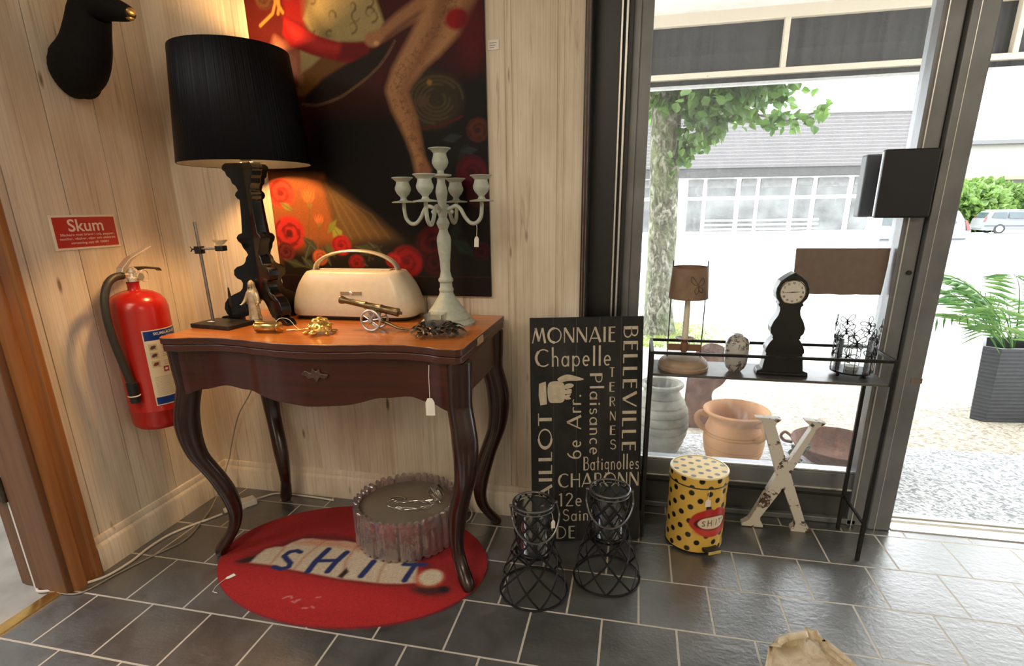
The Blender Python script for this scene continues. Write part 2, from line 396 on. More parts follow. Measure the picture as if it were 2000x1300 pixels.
MB().tube([(-.118, -.716, .305), (-.118, -.716, .385)], .008, 10).build('hinge_pin', MC['aged_iron'], dp)
struct(MB().prism([(-.055, -.002), (-.052, .004), (-.032, .006), (-.012, .004), (-.009, -.002)], lambda a, z, t: (a, t, z), -1.6, -.705).build('trim_5', M_brass, smooth=30))

# black wooden post set back between the panelled wall and the shop window
struct(MB().box(1.472, 1.492, -.012, .12, 0, 2.6).build('trim_6', M_black, smooth=0, bevel=.004))
struct(MB().box(1.485, 1.568, .088, .24, 0, 2.6).build('trim_7', M_black, smooth=0, bevel=.003))
struct(MB().box(1.477, 1.480, -.0135, -.010, 0, 2.6).box(1.486, 1.488, -.0135, -.010, 0, 2.6).build('trim_8', mat('worn_brown_edge', (.20, .10, .05), .5, 0, .4, 30), smooth=0))
struct(MB().box(1.568, 1.573, .092, .24, 0, 2.6).box(1.582, 1.588, .11, .24, 0, 2.6).build('trim_9', M_alu_lt, smooth=0))
struct(MB().box(1.573, 1.602, .125, .24, 0, 2.6).build('trim_12', M_black, smooth=0))

# the shop window
w = struct(MB().box(1.60, 1.662, .17, .235, 0, 2.6).box(1.60, 1.625, .155, .17, 0, 2.6).build('window_1', M_alu, smooth=0, bevel=.003))
def wpart(mb, n, m=M_alu, bv=.002, **k): return mb.build(n, m, w, 0, bv, **k)
wpart(MB().box(1.662, 2.44, .17, .235, .135, .192), 'bottom_rail')
wpart(MB().box(1.662, 2.44, .164, .172, .128, .136).box(1.662, 2.44, .176, .188, .192, .199), 'bottom_glazing_bead', M_alu_lt)
wpart(MB().box(1.662, 2.44, .178, .228, .02, .136), 'kick_panel', mat('grey_kick_panel', (.060, .062, .058), .45, .0, .2, 7))
wpart(MB().box(1.602, 2.46, .158, .18, .0, .022), 'bottom_channel', M_alu, .004)
wpart(MB().box(2.43, 2.487, .158, .235, 0, 2.6), 'right_stile')
wpart(MB().box(2.441, 2.446, .152, .16, 0, 2.6), 'stile_bead', M_alu_lt)
wpart(MB().box(1.66, 2.44, .17, .235, 2.45, 2.6), 'top_rail')
wpart(MB().box(1.662, 2.432, .200, .206, .19, 2.46), 'glass_pane', M_winglass, 0)
d2 = struct(MB().box(2.492, 2.562, .140, .25, 0, 2.6).box(2.562, 2.57, .175, .25, 0, 2.6).build('door_2', M_alu, smooth=0, bevel=.004))
MB().box(2.4862, 2.4925, .165, .24, 0, 2.6).build('rubber_seal', M_black, d2, 0)
MB().box(2.512, 2.514, .1385, .141, 0, 2.6).build('jamb_groove', M_alu_lt, d2, 0)
MB().tube([(2.471, .1575, .895), (2.471, .150, .895)], .007, 12).build('keyhole', M_black, w)
MB().box(2.530, 2.563, .1385, .1425, .545, .562).build('strike_plate', mat('worn_strike_plate', (.24, .20, .16), .5, .4), d2, 0)
struct(MB().box(2.57, 3.75, .205, .262, -.01, .010).box(2.57, 3.75, .225, .235, .01, .016).build('trim_10', mat('aluminium_sill', (.80, .80, .78), .3, .6, .06, 20), smooth=0, bevel=.003))
struct(MB().box(2.57, 3.75, .15, .205, -.01, .004).build('trim_11', mat('aluminium_sill', (.8, .8, .78)), smooth=0))
struct(MB().box(3.75, 5.0, .1, .26, -.1, 2.6).build('wall_front', M_plaster, smooth=0))
struct(MB().box(2.57, 3.75, .1, .26, 2.35, 2.6).build('wall_front_above_door', M_alu, smooth=0))
struct(MB().box(-.3, 1.49, .121, .26, -.1, 2.6).build('wall_facade', M_plaster, smooth=0))

# ============================================================ OUTSIDE
def gravel_mat(name, c1, c2, scale):
    m, t, b = nmat(name); setp(b, None, .9); v = mapped(t)
    vo = t.nodes.new('ShaderNodeTexVoronoi'); vo.inputs['Scale'].default_value = scale; t.links.new(v, vo.inputs['Vector'])
    n = noise(t, v, scale * .6, 4)
    cr = t.nodes.new('ShaderNodeSeparateColor'); t.links.new(vo.outputs['Color'], cr.inputs[0])
    c = ramp(t, cr.outputs[0], (.15, c1), (.7, c2)); c = mix(t, ramp(t, n, (.4, (0, 0, 0)), (.7, (.4, .4, .4))), c, c2)
    t.links.new(c, b.inputs['Base Color']); bump(t, b, vo.outputs['Distance'], .4, .01); return m
M_peb1 = gravel_mat('grey_washed_pebble_concrete', (.22, .24, .26), (.60, .62, .63), 95)
M_peb2 = gravel_mat('beige_washed_pebble_concrete', (.30, .25, .19), (.62, .56, .46), 75)
M_asph = mat('pale_asphalt', (.46, .46, .45), .9, 0, .07, 3)
struct(MB().box(-.3, 7, .245, .95, -.2, -.005).build('pavement_slab', M_peb1, smooth=0))
struct(MB().box(-2, 9, .953, 2.15, -.2, -.006).build('pavement_band', M_peb2, smooth=0))
struct(MB().box(-4, 12, 2.154, 3.9, -.2, -.006).build('pavement_edge', mat('pale_paving', (.5, .5, .48), .9, 0, .06, 4), smooth=0))
SL = .0235
struct(MB().add([(-60, 3.9, -.01), (140, 3.9, -.01), (140, 130, -.01 - SL * 126), (-60, 130, -.01 - SL * 126)], [(0, 1, 2, 3)]).build('street_ground', M_asph, smooth=0))
gz = lambda y: -.01 - SL * max(0, y - 3.9)
# canopy over the pavement
cn = struct(MB().box(-.5, 6.5, .27, 2.62, 2.34, 2.42).build('canopy', mat('canopy_soffit', (.72, .70, .66), .8, 0, .1, 8), smooth=0))
M_cream = mat('chipped_cream_paint', (.62, .55, .43), .6, 0, .16, 18)
m_, t_, b_ = nmat('rusty_cream_paint'); setp(b_, None, .6)
n_ = noise(t_, mapped(t_), 13, 5, .7); t_.links.new(mix(t_, ramp(t_, n_, (.66, (0, 0, 0)), (.71, (1, 1, 1))), (.60, .53, .42), (.16, .065, .03)), b_.inputs['Base Color']); M_cream_rust = m_
MB().box(-.5, 6.5, 2.60, 2.68, 2.268, 2.40).build('top_beam', M_cream_rust, cn, 0, .006)
MB().box(-.5, 6.5, 2.60, 2.66, 1.942, 1.978).build('bottom_beam', M_cream_rust, cn, 0, .004)
for x in (1.2, 2.52, 3.84, 5.16): MB().box(x, x + .032, 2.595, 2.65, 1.975, 2.27).build('fascia_bracket', M_cream_rust, cn, 0, .003)
m_, t_, b_ = nmat('dark_corrugated_fascia'); setp(b_, None, .6)
n_ = noise(t_, mapped(t_, (30, 1, 2)), 1, 4, .6); t_.links.new(ramp(t_, n_, (.38, (.012, .012, .0115)), (.6, (.030, .0295, .028))), b_.inputs['Base Color'])
mb = MB(); xs = np.arange(-.5, 6.51, .012); mb.grid([[(x, 2.64 + .006 * abs(math.sin(x * 26)) ** .4, z) for z in (1.90, 2.31)] for x in xs]); mb.build('fascia_panel', m_, cn, 40)
MB().box(-.5, 6.5, 2.60, 2.65, 1.885, 1.902).build('drip_edge', mat('grey_drip_edge', (.42, .42, .42), .6), cn, 0)

# ---- the shop across the street
bl = struct_b = root('building', 'low white shop across the street under a grey slatted front', 'building', (3, 12.5, 0), math.radians(9))
M_bw = mat('white_render', (.80, .80, .78), .7, 0, .04, 3); M_slat = mat('grey_slats', (.075, .070, .070), .6, 0, .1, 3)
MB().box(-5, 4.35, .06, 2.2, gz(12.5) - .15, 3.0).build('wall', M_bw, bl, 0)
mb = MB(); nS = 15
for k in range(nS):
    z = 1.93 + k * (3.03 - 1.93) / nS; h = (3.03 - 1.93) / nS
    mb.box(-4.5, 4.75, -.30, -.12, z, z + h * .86)
sf_ = mb.build('slatted_front', M_slat, bl, 0)
mb = MB()
for k in range(nS): z = 1.93 + (k + 1) * (3.03 - 1.93) / nS; mb.box(-4.5, 4.75, -.302, -.14, z - .0100, z)
mb.build('slat_edges', mat('pale_slat_edge', (.17, .168, .168), .6, 0, .05, 3), sf_, 0)
MB().box(-4.5, 4.75, -.14, -.04, 1.93, 3.02).build('slat_backing', mat('slat_gap', (.14, .135, .135), .8), bl, 0)
MB().box(-4.55, 4.8, -.36, .3, 3.03, 3.10).build('roof_edge', M_bw, bl, 0)
MB().box(-4.5, 4.75, -.26, -.03, 1.74, 1.94).build('lower_band', mat('dark_grey_band', (.034, .033, .033), .7, 0, .15, 5), bl, 0)
M_win = mat('shop_window_dark', (.085, .09, .088), .25, 0, .6, 2.2)
cols = [-.62, -.42, -.05, .62, .80, 1.22, 1.42, 2.12, 2.32, 2.72, 2.92, 3.62, 3.78, 4.3]
for a, c in zip(cols[0::2], cols[1::2]):
    pass
xs = [(-1.6, -.95), (-.80, -.52), (-.22, .12), (.22, .88), (1.0, 1.34), (1.44, 2.14), (2.26, 2.62), (2.74, 3.42), (3.56, 3.98)]
for i, (a, c) in enumerate(xs):
    wn = MB().box(a, c, .02, .055, 1.32, 1.70).box(a, c, .02, .055, .52, 1.24).build('window', M_win, bl, 0)
    MB().box(a, c, .005, .02, 1.50 if i % 2 else 1.54, 1.70).build('lace_curtain', mat('grey_lace', (.15, .153, .15), .8, 0, .3, 12), wn, 0)
for k in range(3):
    MB().box(.1, 2.7, -.34, -.30, .56 + k * .10, .60 + k * .10).build('bench_slat', M_bw, bl, 0)
MB().box(3.95, 4.25, -.05, .05, .05, .55).build('notice_board', mat('pale_notice', (.62, .62, .62), .7), bl, 0)

# ---- far buildings, hedges
fb = root('house', 'pale distant house with a flat roof behind the parked cars', 'house', (36, 60, gz(60)), .1)
MB().box(-9, 10, 0, 8, 0, 7.4).build('wall', mat('pale_house_wall', (.25, .24, .215), .8, 0, .04, .5), fb, 0)
MB().box(-9.4, 10.4, -.5, 8.4, 7.4, 7.75).build('roof', mat('grey_roof', (.12, .12, .12), .8), fb, 0)
MB().box(-7.5, 1.5, -1.0, .1, 4.35, 4.6).build('awning', mat('olive_awning', (.30, .28, .15), .8), fb, 0)
for x in (-6.6, -4.4, -2.6, -.8): 
    q = MB().box(x, x + 1.2, -.06, .02, 2.3, 3.9).build('window', mat('far_window', (.25, .27, .28), .3), fb, 0)
# ---- foliage helpers
def leaf_mat(name, c1, c2):
    m, t, b = nmat(name); setp(b, None, .5); b.inputs['Subsurface Weight'].default_value = 0
    N = t.nodes; tl = N.new('ShaderNodeBsdfTranslucent'); mx = N.new('ShaderNodeMixShader'); mx.inputs[0].default_value = .45
    n = noise(t, mapped(t), 6, 2); c = ramp(t, n, (.35, c1), (.65, c2)); t.links.new(c, b.inputs['Base Color']); t.links.new(c, tl.inputs[0])
    out = N['Material Output']; t.links.new(b.outputs[0], mx.inputs[1]); t.links.new(tl.outputs[0], mx.inputs[2]); t.links.new(mx.outputs[0], out.inputs[0]); return m
M_leaf = leaf_mat('linden_leaf', (.045, .11, .018), (.13, .24, .045)); M_bush = leaf_mat('hedge_leaf', (.07, .15, .03), (.20, .30, .08)); M_palm = leaf_mat('palm_leaf', (.06, .17, .05), (.20, .34, .10))
def add_leaf(mb, p, d, size, r):
    d = Vector(d).normalized(); s = d.orthogonal().normalized(); s.rotate(Matrix.Rotation(r.random() * 6.28, 3, d)); n = d.cross(s); p = Vector(p)
    L = size; W = size * .42; k = .12 * size
    pts = [p, p + d * L * .3 + s * W + n * k, p + d * L * .62 + s * W * .85 + n * k, p + d * L, p + d * L * .62 - s * W * .85 + n * k, p + d * L * .3 - s * W + n * k, p + d * L * .5]
    mb.add(pts, [(0, 1, 6), (1, 2, 6), (2, 3, 6), (3, 4, 6), (4, 5, 6), (5, 0, 6)])
# ---- street tree
tr = root('tree', 'street tree with pale mottled trunk and low green branches beyond the window', 'tree', (1.865, 3.32, 0))
m_, t_, b_ = nmat('mottled_bark'); setp(b_, None, .9)
v_ = mapped(t_, (1, 1, .55)); n_ = noise(t_, v_, 26, 6, .75, .6); n2_ = noise(t_, v_, 7, 3, .6)
c_ = ramp(t_, n_, (.40, (.022, .02, .012)), (.5, (.10, .098, .06)), (.60, (.34, .34, .28))); t_.links.new(mix(t_, ramp(t_, n2_, (.45, (0, 0, 0)), (.65, (.5, .5, .5))), c_, (.11, .15, .04)), b_.inputs['Base Color']); bump(t_, b_, n_, .8, .02)
P = []
for i in range(40):
    z = i / 39 * 3.2; row = []
    for k in range(28):
        a = 2 * PI * k / 28; r = .118 + .05 * max(0, .22 - z) / .22 + .05 * max(0, z - 1.85) + .010 * math.sin(3 * a + z * 2) + .008 * mnoise.noise((math.cos(a) * 2, math.sin(a) * 2, z * 3))
        row.append((r * math.cos(a) - .018 * z, r * math.sin(a), z))
    P.append(row)
MB().grid(P, cv=True, flip=True).build('trunk', m_, tr, 60)
rr = random.Random(3); lv = MB(); br = MB()
for i in range(26):
    a = rr.uniform(-.9, .9) if i < 18 else rr.uniform(0, 6.28); z0 = rr.uniform(1.84, 2.2); L = rr.uniform(.4, 1.0); p = Vector((-.03 + .1 * math.cos(a), .1 * math.sin(a), z0)); pts = [p]
    for q in range(8):
        p = p + Vector((math.cos(a), math.sin(a) * .7, .20 - .05 * q)) * (L / 8); p.y = max(p.y, -.45); pts.append(p.copy())
        for _ in range(17):
            q_ = p + Vector((rr.gauss(0, .10), rr.gauss(0, .10), rr.gauss(.03, .06))); q_.y = max(q_.y, -.45); q_.z = max(q_.z, 1.80)
            add_leaf(lv, q_, (rr.gauss(.2, 1), rr.gauss(0, 1), rr.gauss(-.7, .6)), rr.uniform(.06, .11), rr)
    br.tube(pts, [.014 - .0014 * q for q in range(9)], 6)
for i in range(420):   # leaf cluster round the fork
    a = rr.random() * 6.28; z = rr.uniform(1.62, 2.3); add_leaf(lv, (.20 * math.cos(a) - .02, .20 * math.sin(a), z + .25), (math.cos(a), math.sin(a), -1.1), rr.uniform(.06, .11), rr)
# the one long low twig reaching right
pts = catmull([(.10, -.1, 1.72), (.40, -.15, 1.78), (.64, -.15, 1.77), (.88, -.15, 1.72), (1.12, -.12, 1.80)], 6)
br.tube(pts, .007, 6)
for p in pts:
    for _ in range(6): add_leaf(lv, p + Vector((rr.gauss(0, .03), rr.gauss(0, .05), rr.gauss(-.01, .03))), (rr.gauss(.6, .6), rr.gauss(0, .6), rr.gauss(-.6, .5)), rr.uniform(.05, .09), rr)
pts = catmull([(.09, -.1, 1.48), (.17, -.15, 1.60), (.27, -.15, 1.66), (.4, -.15, 1.72)], 6)
br.tube(pts, .006, 6)
for p in pts:
    for _ in range(9): add_leaf(lv, p + Vector((rr.gauss(0, .04), rr.gauss(0, .05), rr.gauss(-.01, .04))), (rr.gauss(.2, .6), rr.gauss(0, .6), rr.gauss(-.6, .5)), rr.uniform(.05, .09), rr)
br.build('branches', m_, tr, 60); lv.build('leaves', M_leaf, tr, 0)
# grass verge round the tree
gm = MB(); rg = random.Random(5)
for i in range(2600):
    x = rg.uniform(1.45, 2.0) + abs(rg.gauss(0, .28)); y = rg.uniform(2.75, 3.8); h = rg.uniform(.015, .045); a = rg.random() * 6.28; z = -.006
    gm.add([(x, y, z), (x + .012 * math.cos(a), y + .012 * math.sin(a), z), (x + rg.gauss(0, .02), y + rg.gauss(0, .02), z + h)], [(0, 1, 2)])
tag(gm.build('grass', leaf_mat('verge_grass', (.20, .30, .05), (.45, .50, .14)), smooth=0), 'thin yellow green grass verge by the tree foot', 'grass', kind='stuff')
def bush(name, label, loc, size, n, seed, ls):
    r = root(name, label, 'bush', loc, group='bushes by the parked cars'); rb = random.Random(seed); mb = MB()
    for i in range(n):
        u = Vector((rb.gauss(0, 1), rb.gauss(0, 1), rb.gauss(0, 1))).normalized(); k = rb.uniform(.72, 1.06) * (1 + .18 * mnoise.noise(u * 3 + Vector((seed, 0, 0))))
        p = Vector((u.x * size[0] * k, u.y * size[1] * k, size[2] * (1 + u.z * k) * .5)); add_leaf(mb, p, u + Vector((rb.gauss(0, .6), rb.gauss(0, .6), rb.gauss(-.3, .6))), ls * rb.uniform(.7, 1.3), rb)
    mb.build('foliage', M_bush, r, 0)
    MB().tube([(0, 0, 0), (.05, 0, size[2] * .5)], [.12, .06], 8).build('stem', m_, r)
    return r
bush('bush', 'light green bush left of the silver car, in front of the pale house', (25.5, 47.5, gz(47.5)), (2.6, 1.8, 3.2), 2600, 1, .5)
bush('bush', 'tall green bush behind the silver car at the right edge', (35.8, 50, gz(50)), (3.6, 2.5, 7.4), 3600, 2, .6)
bush('bush', 'low yellow green bush between the taller bush and the house', (30.5, 56, gz(56)), (4.0, 2.0, 4.0), 2600, 3, .5)

# ---- cars
M_tyre = mat('tyre_rubber', (.02, .02, .02), .8); M_carglass = mat('car_glass', (.035, .05, .055), .1, 0, .1, 2); M_rim = mat('alloy_rim', (.55, .55, .56), .35, .6)
M_tail = mat('tail_light_red', (.14, .02, .02), .3)
def car(name, label, loc, rz, paint, rough=.3):
    r = root(name, label, 'car', loc, rz, 'parked cars')
    # estate car seen from the side, rear at -x; outline in x, z
    body = [(-2.33, .32), (-2.36, .62), (-2.30, .95), (-2.18, 1.02), (-2.02, 1.35), (-1.86, 1.45), (-1.2, 1.49), (-.2, 1.47), (.28, 1.39), (.98, .98), (1.75, .90), (2.2, .78), (2.34, .55), (2.32, .28), (1.95, .22), (-2.0, .22)]
    P = cat2(body, 3, True); mb = MB(); rows = []
    for x, z in P: rows.append([(x, s * (.88 - .20 * max(0, (z - .95) / .5) - .05 * max(0, abs(x) - 1.8)), z) for s in (-1, -.92, 0, .92, 1)])
    mb.grid(rows, cu=True)
    n = len(rows); o = 0; mb.f.append(tuple(i * 5 for i in range(n))); mb.f.append(tuple(i * 5 + 4 for i in range(n))[::-1])
    mb.build('body', paint, r, 35)
    sy = lambda z: .885 - .20 * max(0, (z - .95) / .5)
    for s in (-1, 1):
        for quad in ([(-1.88, 1.03), (-1.72, 1.36), (-1.05, 1.38), (-1.05, 1.0)], [(-.95, 1.0), (-.95, 1.38), (-.12, 1.37), (-.05, .99)], [(.06, .99), (0, 1.37), (.22, 1.33), (.82, 1.0)]):
            MB().prism(quad, lambda a, z, t: (a, s * (sy(z) + t), z), -.01, .008).build('side_window', M_carglass, r, 0)
        MB().box(-2.2, 2.2, s * .875, s * .90, .5, .54).build('side_moulding', M_carglass, r, 0)
        MB().prism([(-2.32, .80), (-2.20, .80), (-2.12, 1.12), (-2.19, 1.12)], lambda a, z, t: (a, s * (sy(z) + t), z), -.1, .01).build('tail_light', M_tail, r, 0)
        for x in (-1.35, 1.38):
            wl = MB().lathe([(.20, -.09), (.30, -.09), (.315, -.05), (.315, .05), (.30, .09), (.20, .09)], 28, cap0=True, cap1=True).xf(Matrix.Translation((x, s * .80, .31)) @ Matrix.Rotation(PI / 2, 4, 'X')).build('wheel', M_tyre, r, 40)
            mb = MB().lathe([(.02, .1), (.19, .095), (.2, .085), (.2, -.085), (.19, -.095), (.02, -.1)], 24).xf(Matrix.Translation((x, s * .80, .31)) @ Matrix.Rotation(PI / 2, 4, 'X')); mb.build('hubcap', M_rim, wl, 30)
    MB().box(-2.40, -2.25, -.85, .85, .36, .60).build('rear_bumper', paint, r, 0, .04)
    MB().prism([(-2.205, 1.03), (-2.03, 1.36), (-2.0, 1.36), (-2.17, 1.03)], lambda a, z, t: (a, t, z), -.66, .66).build('rear_window', M_carglass, r, 0)
    MB().prism([(.30, 1.375), (.97, 1.0), (.99, 1.01), (.33, 1.40)], lambda a, z, t: (a, t, z), -.66, .66).build('windscreen', M_carglass, r, 0)
    MB().box(-1.8, .1, -.55, -.52, 1.5, 1.53).box(-1.8, .1, .52, .55, 1.5, 1.53).build('roof_rail', M_rim, r, 0)
    return r
car('car', 'silver estate car parked in the distance beyond the open door', (26.5, 42.6, gz(42.6)), -.10, mat('silver_paint', (.11, .115, .12), .3, .1, .03))
c2 = car('car', 'white car half hidden behind the dark door post', (8.75, 17.1, gz(17.1)), .12, mat('white_car_paint', (.15, .15, .15), .3, 0, .02))
c2.rotation_euler = (0, 0, PI + .12); c2.scale = (.86, .86, .84)

# ---- planter with a palm, just outside the door
pl = root('planter', 'dark grey tapered planter box outside the door at right', 'planter', (3.62, 1.51, -.006))
M_pl = mat('dark_grey_fibre_pot', (.040, .044, .052), .45, 0, .12, 30)
PO = [(-.146, -.146), (.151, -.104), (.212, .165), (-.081, .126), (-.198, -.095)]
mb = MB(); rows = []
for i in range(61):
    t = i / 60; q = .94 + .12 * t + (.008 if i % 3 == 1 else 0); rows.append([(x * q, y * q, .40 * t) for x, y in PO])
rows += [[(x * q, y * q, z) for x, y in PO] for q, z in ((.98, .40), (.96, .34))]
mb.grid(rows, cv=True, flip=True); mb.f.append(tuple(range(5))[::-1]); mb.f.append(tuple(len(mb.v) - 5 + k for k in range(5))); mb.build('pot', M_pl, pl, 0)
MB().prism([(x * .95, y * .95) for x, y in PO], lambda a, b2, t: (a, b2, t), .330, .342).build('soil', mat('potting_soil', (.05, .035, .022), .95, 0, .3, 60), pl, 0)
pm = root('palm', 'green feathery palm growing from the dark grey planter', 'plant', (3.62, 1.51, .337))
rp = random.Random(11)
for i in range(15):
    a = i * 2.4 + rp.uniform(-.3, .3); L = rp.uniform(.42, .62); el = rp.uniform(.7, 1.35); mb = MB(); pts = []
    if i < 4: a = (3.5, 2.9, 3.9, 2.4)[i]; el = (.75, 1.0, .9, 1.15)[i]; L = .58
    p = Vector((.05 * math.cos(a), .05 * math.sin(a), .0)); e = el
    for q in range(15):
        pts.append(p.copy()); p = p + Vector((math.cos(a) * math.cos(e), math.sin(a) * math.cos(e), math.sin(e))) * (L / 14); e -= .10 * (q / 7)
    mb.tube(pts, [.005 - .0003 * q for q in range(15)], 5)
    for q in range(4, 15):
        d = (pts[q] - pts[q - 1]).normalized(); sd = d.cross(Vector((0, 0, 1))).normalized()
        for s in (-1, 1):
            dr = (d * .8 + sd * s * .8 + Vector((0, 0, -.12))).normalized(); l = .19 * (1 - .45 * abs(q - 8) / 8); w_ = sd.cross(dr) * 0 + d * .008; b0 = pts[q]
            m1 = b0 + dr * l * .5 + Vector((0, 0, -.008)); e1 = b0 + dr * l + Vector((0, 0, -.05 * l / .2))
            mb.add([b0, m1 + w_, e1, m1 - w_], [(0, 1, 2), (0, 2, 3)])
    mb.build('frond', M_palm, pm, 0)
st = root('folding_stand', 'dark metal foot of a stand at the right edge beside the planter', 'stand foot', (3.80, 1.30, -.006))
MB().box(-.06, .3, -.015, .015, 0, .03).build('foot_bar', M_black, st, 0, .004); MB().box(.0, .025, -.012, .012, .03, .5).build('upright', M_black, st, 0, .003)

# ---- pots on the pavement behind the glass
M_greyclay = mat('weathered_grey_clay', (.21, .205, .165), .85, 0, .5, 9, .3)
M_terra = mat('terracotta', (.46, .225, .082), .75, 0, .12, 9, .15)
pr = [(.085, 0), (.10, .02), (.125, .09), (.138, .16), (.136, .22), (.125, .27), (.105, .315), (.088, .345), (.084, .355), (.088, .368), (.100, .380), (.104, .392), (.098, .40), (.080, .396), (.074, .37), (.08, .33), (.11, .2), (.08, .02)]
pr = cat2(pr[:13], 16) + pr[13:]
pr = [((r - (.009 * (1 - abs(math.sin(z * PI / .046))) ** 2 if .04 < z < .34 and i < 190 else 0)), z * .85) for i, (r, z) in enumerate(pr)]; pr = [(r * .95, z) for r, z in pr]
j = root('jar', 'tall weathered grey ribbed clay jar on the pavement behind the glass', 'jar', (1.79, .70, -.006))
MB().lathe(pr, 48).build('jar_body', M_greyclay, j, 50)
pr = [(.105, 0), (.118, .015), (.142, .09), (.150, .16), (.146, .21), (.134, .25), (.130, .275), (.140, .30), (.158, .318), (.162, .330), (.154, .338), (.140, .326), (.124, .29), (.138, .2), (.11, .03)]
pr = cat2(pr[:11], 16) + pr[11:]
pr = [(r - (.0055 if (.10 < z < .108 or .118 < z < .126 or .19 < z < .197 or .205 < z < .212) and i < 161 else 0), z) for i, (r, z) in enumerate(pr)]; pr = [(r * .86, z * .77) for r, z in pr]
j = root('terracotta_pot', 'orange terracotta pot with two small handles behind the glass', 'pot', (2.108, .62, -.006))
MB().lathe(pr, 56).build('pot_body', M_terra, j, 50)
for a in (PI * .98, -PI * .30):
    u = Vector((math.cos(a), math.sin(a), 0)); pts = catmull([tuple(u * r * .86 + Vector((0, 0, z * .77))) for r, z in ((.134, .285), (.168, .300), (.188, .275), (.180, .235), (.146, .200))], 6)
    MB().tube(pts, .0135, 10).build('handle', M_terra, j, 60)
m_, t_, b_ = nmat('rusty_iron'); setp(b_, None, .75, .2); n_ = noise(t_, mapped(t_), 16, 6, .7); t_.links.new(ramp(t_, n_, (.3, (.07, .035, .022)), (.55, (.17, .075, .045)), (.75, (.30, .17, .12))), b_.inputs['Base Color']); bump(t_, b_, n_, .3, .004); M_rust = m_
j = root('rusty_plate', 'rust brown metal plate standing behind the orange terracotta pot', 'metal plate', (2.06, 1.02, -.006))
P = cat2([(-.12, .0), (-.13, .18), (-.11, .36), (-.04, .44), (.05, .42), (.09, .33), (.05, .24), (.0, .18), (.03, .0)], 5, True)
MB().prism(P, lambda a, z, t: (a, t + z * .12, z), -.004, .004).build('plate', M_rust, j, 30)
j = root('bowl', 'wide shallow rusty bowl on the pavement behind the letter', 'bowl', (2.565, .72, -.006))
MB().lathe([(.08, 0), (.13, .018), (.168, .052), (.182, .088), (.186, .092), (.180, .092), (.160, .054), (.120, .026), (.0, .014)], 44).build('bowl_body', M_rust, j, 50)
MB().tube([(.188 * math.cos(2 * PI * k / 44), .188 * math.sin(2 * PI * k / 44), .092) for k in range(44)], .004, 6, closed=True).build('bowl_rim', M_rust, j)
MB().tube(catmull([(-.178, .05, .086), (-.205, .06, .105), (-.222, .06, .085), (-.205, .06, .062), (-.172, .05, .060)], 5), .007, 8).build('handle', M_rust, j)
j = root('twig_ornament', 'small dark twig ornament with leaves beside the rusty bowl outside', 'ornament', (2.335, .50, -.006))
mb = MB(); rt = random.Random(4); pts = catmull([(0, 0, 0), (.01, 0, .06), (-.01, 0, .11), (.02, 0, .15)], 5); mb.tube(pts, .004, 6)
for p in pts[4:]:
    for _ in range(3): add_leaf(mb, p, (rt.gauss(0, 1), rt.gauss(0, .5), rt.gauss(.2, .6)), .035, rt)
mb.build('twig', mat('dark_green_metal', (.035, .05, .035), .5), j, 0)
# ============================================================ CARD TABLE
TZ = .762
M_mahog = wood_mat('dark_mahogany', (.034, .0075, .0035), (.060, .0125, .006), (4, 4, 60), .28, .0)
M_top = wood_mat('red_brown_table_top', (.34, .098, .014), (.50, .165, .030), (5, 55, 55), .30, .25)
M_edge = wood_mat('mahogany_edge', (.040, .0105, .005), (.075, .019, .009), (4, 4, 70), .34, .0)
tb = root('card_table', 'dark mahogany card table with serpentine front and four cabriole legs', 'table', (.765, -.25, 0))
def front_y(x):   # serpentine front, x measured from the middle
    a = abs(x); pts = [(0, -.511), (.07, -.508), (.14, -.495), (.21, -.480), (.29, -.472), (.35, -.480), (.40, -.498), (.46, -.502)]
    for (x0, y0), (x1, y1) in zip(pts, pts[1:]):
        if a <= x1: t = (a - x0) / (x1 - x0); t = t * t * (3 - 2 * t); return y0 + (y1 - y0) * t
    return -.502
def outline(off=0., back=-.024):
    hw = .459 - off; P = []
    fr = [(x, front_y(x / hw * .459) + off) for x in np.linspace(-hw + .022, hw - .022, 49)]
    cr = [(hw - .022 + .022 * math.sin(a), -.502 + off + .022 - .022 * math.cos(a)) for a in np.linspace(.25, PI / 2, 6)]
    cl = [(-x, y) for x, y in cr[::-1]]
    return cl + fr + cr + [(hw, back), (-hw, back)]
Lc = lambda a, b_, t: (a, b_ + .25, t)
o = MB().prism(outline(0), Lc, TZ - .020, TZ).build('top_leaf', M_top, tb, 30, .0022)
o.data.materials.append(M_edge)
for p in o.data.polygons:
    if abs(p.normal.z) < .5: p.material_index = 1
MB().prism(outline(.003), Lc, TZ - .042, TZ - .0215).build('lower_leaf', M_edge, tb, 30, .0025)
hg = MB().box(.448, .461, -.10, -.04, .735, .758).build('worn_edge_strip', wood_mat('chipped_pale_wood', (.30, .16, .08), (.45, .30, .18), (30, 30, 30), .6), tb, 0, .003)
def zb(x):
    a = abs(x); pts = [(0, .578), (.1, .584), (.22, .606), (.29, .612), (.36, .600), (.42, .585)]
    for (x0, y0), (x1, y1) in zip(pts, pts[1:]):
        if a <= x1: t = (a - x0) / (x1 - x0); t = t * t * (3 - 2 * t); return y0 + (y1 - y0) * t
    return .585
xs = np.linspace(-.415, .415, 61)
rows = []
for x in xs:
    y = front_y(x) + .018 + .25; zz = zb(x); ztop = TZ - .042
    rows.append([(x, y, ztop), (x, y, zz), (x, y + .016, zz), (x, y + .016, ztop)])
MB().grid(rows, cv=True).build('front_apron', M_mahog, tb, 40)
for s, n in ((-1, 'side_apron'), (1, 'side_apron')):
    MB().prism([(-.46, TZ - .042), (-.46, .60), (-.40, .615), (-.25, .612), (-.12, .615), (-.05, .60), (-.05, TZ - .042)], lambda a, z, t: (t, a + .25, z), s * .430, s * .445).build(n, M_mahog, tb, 0)
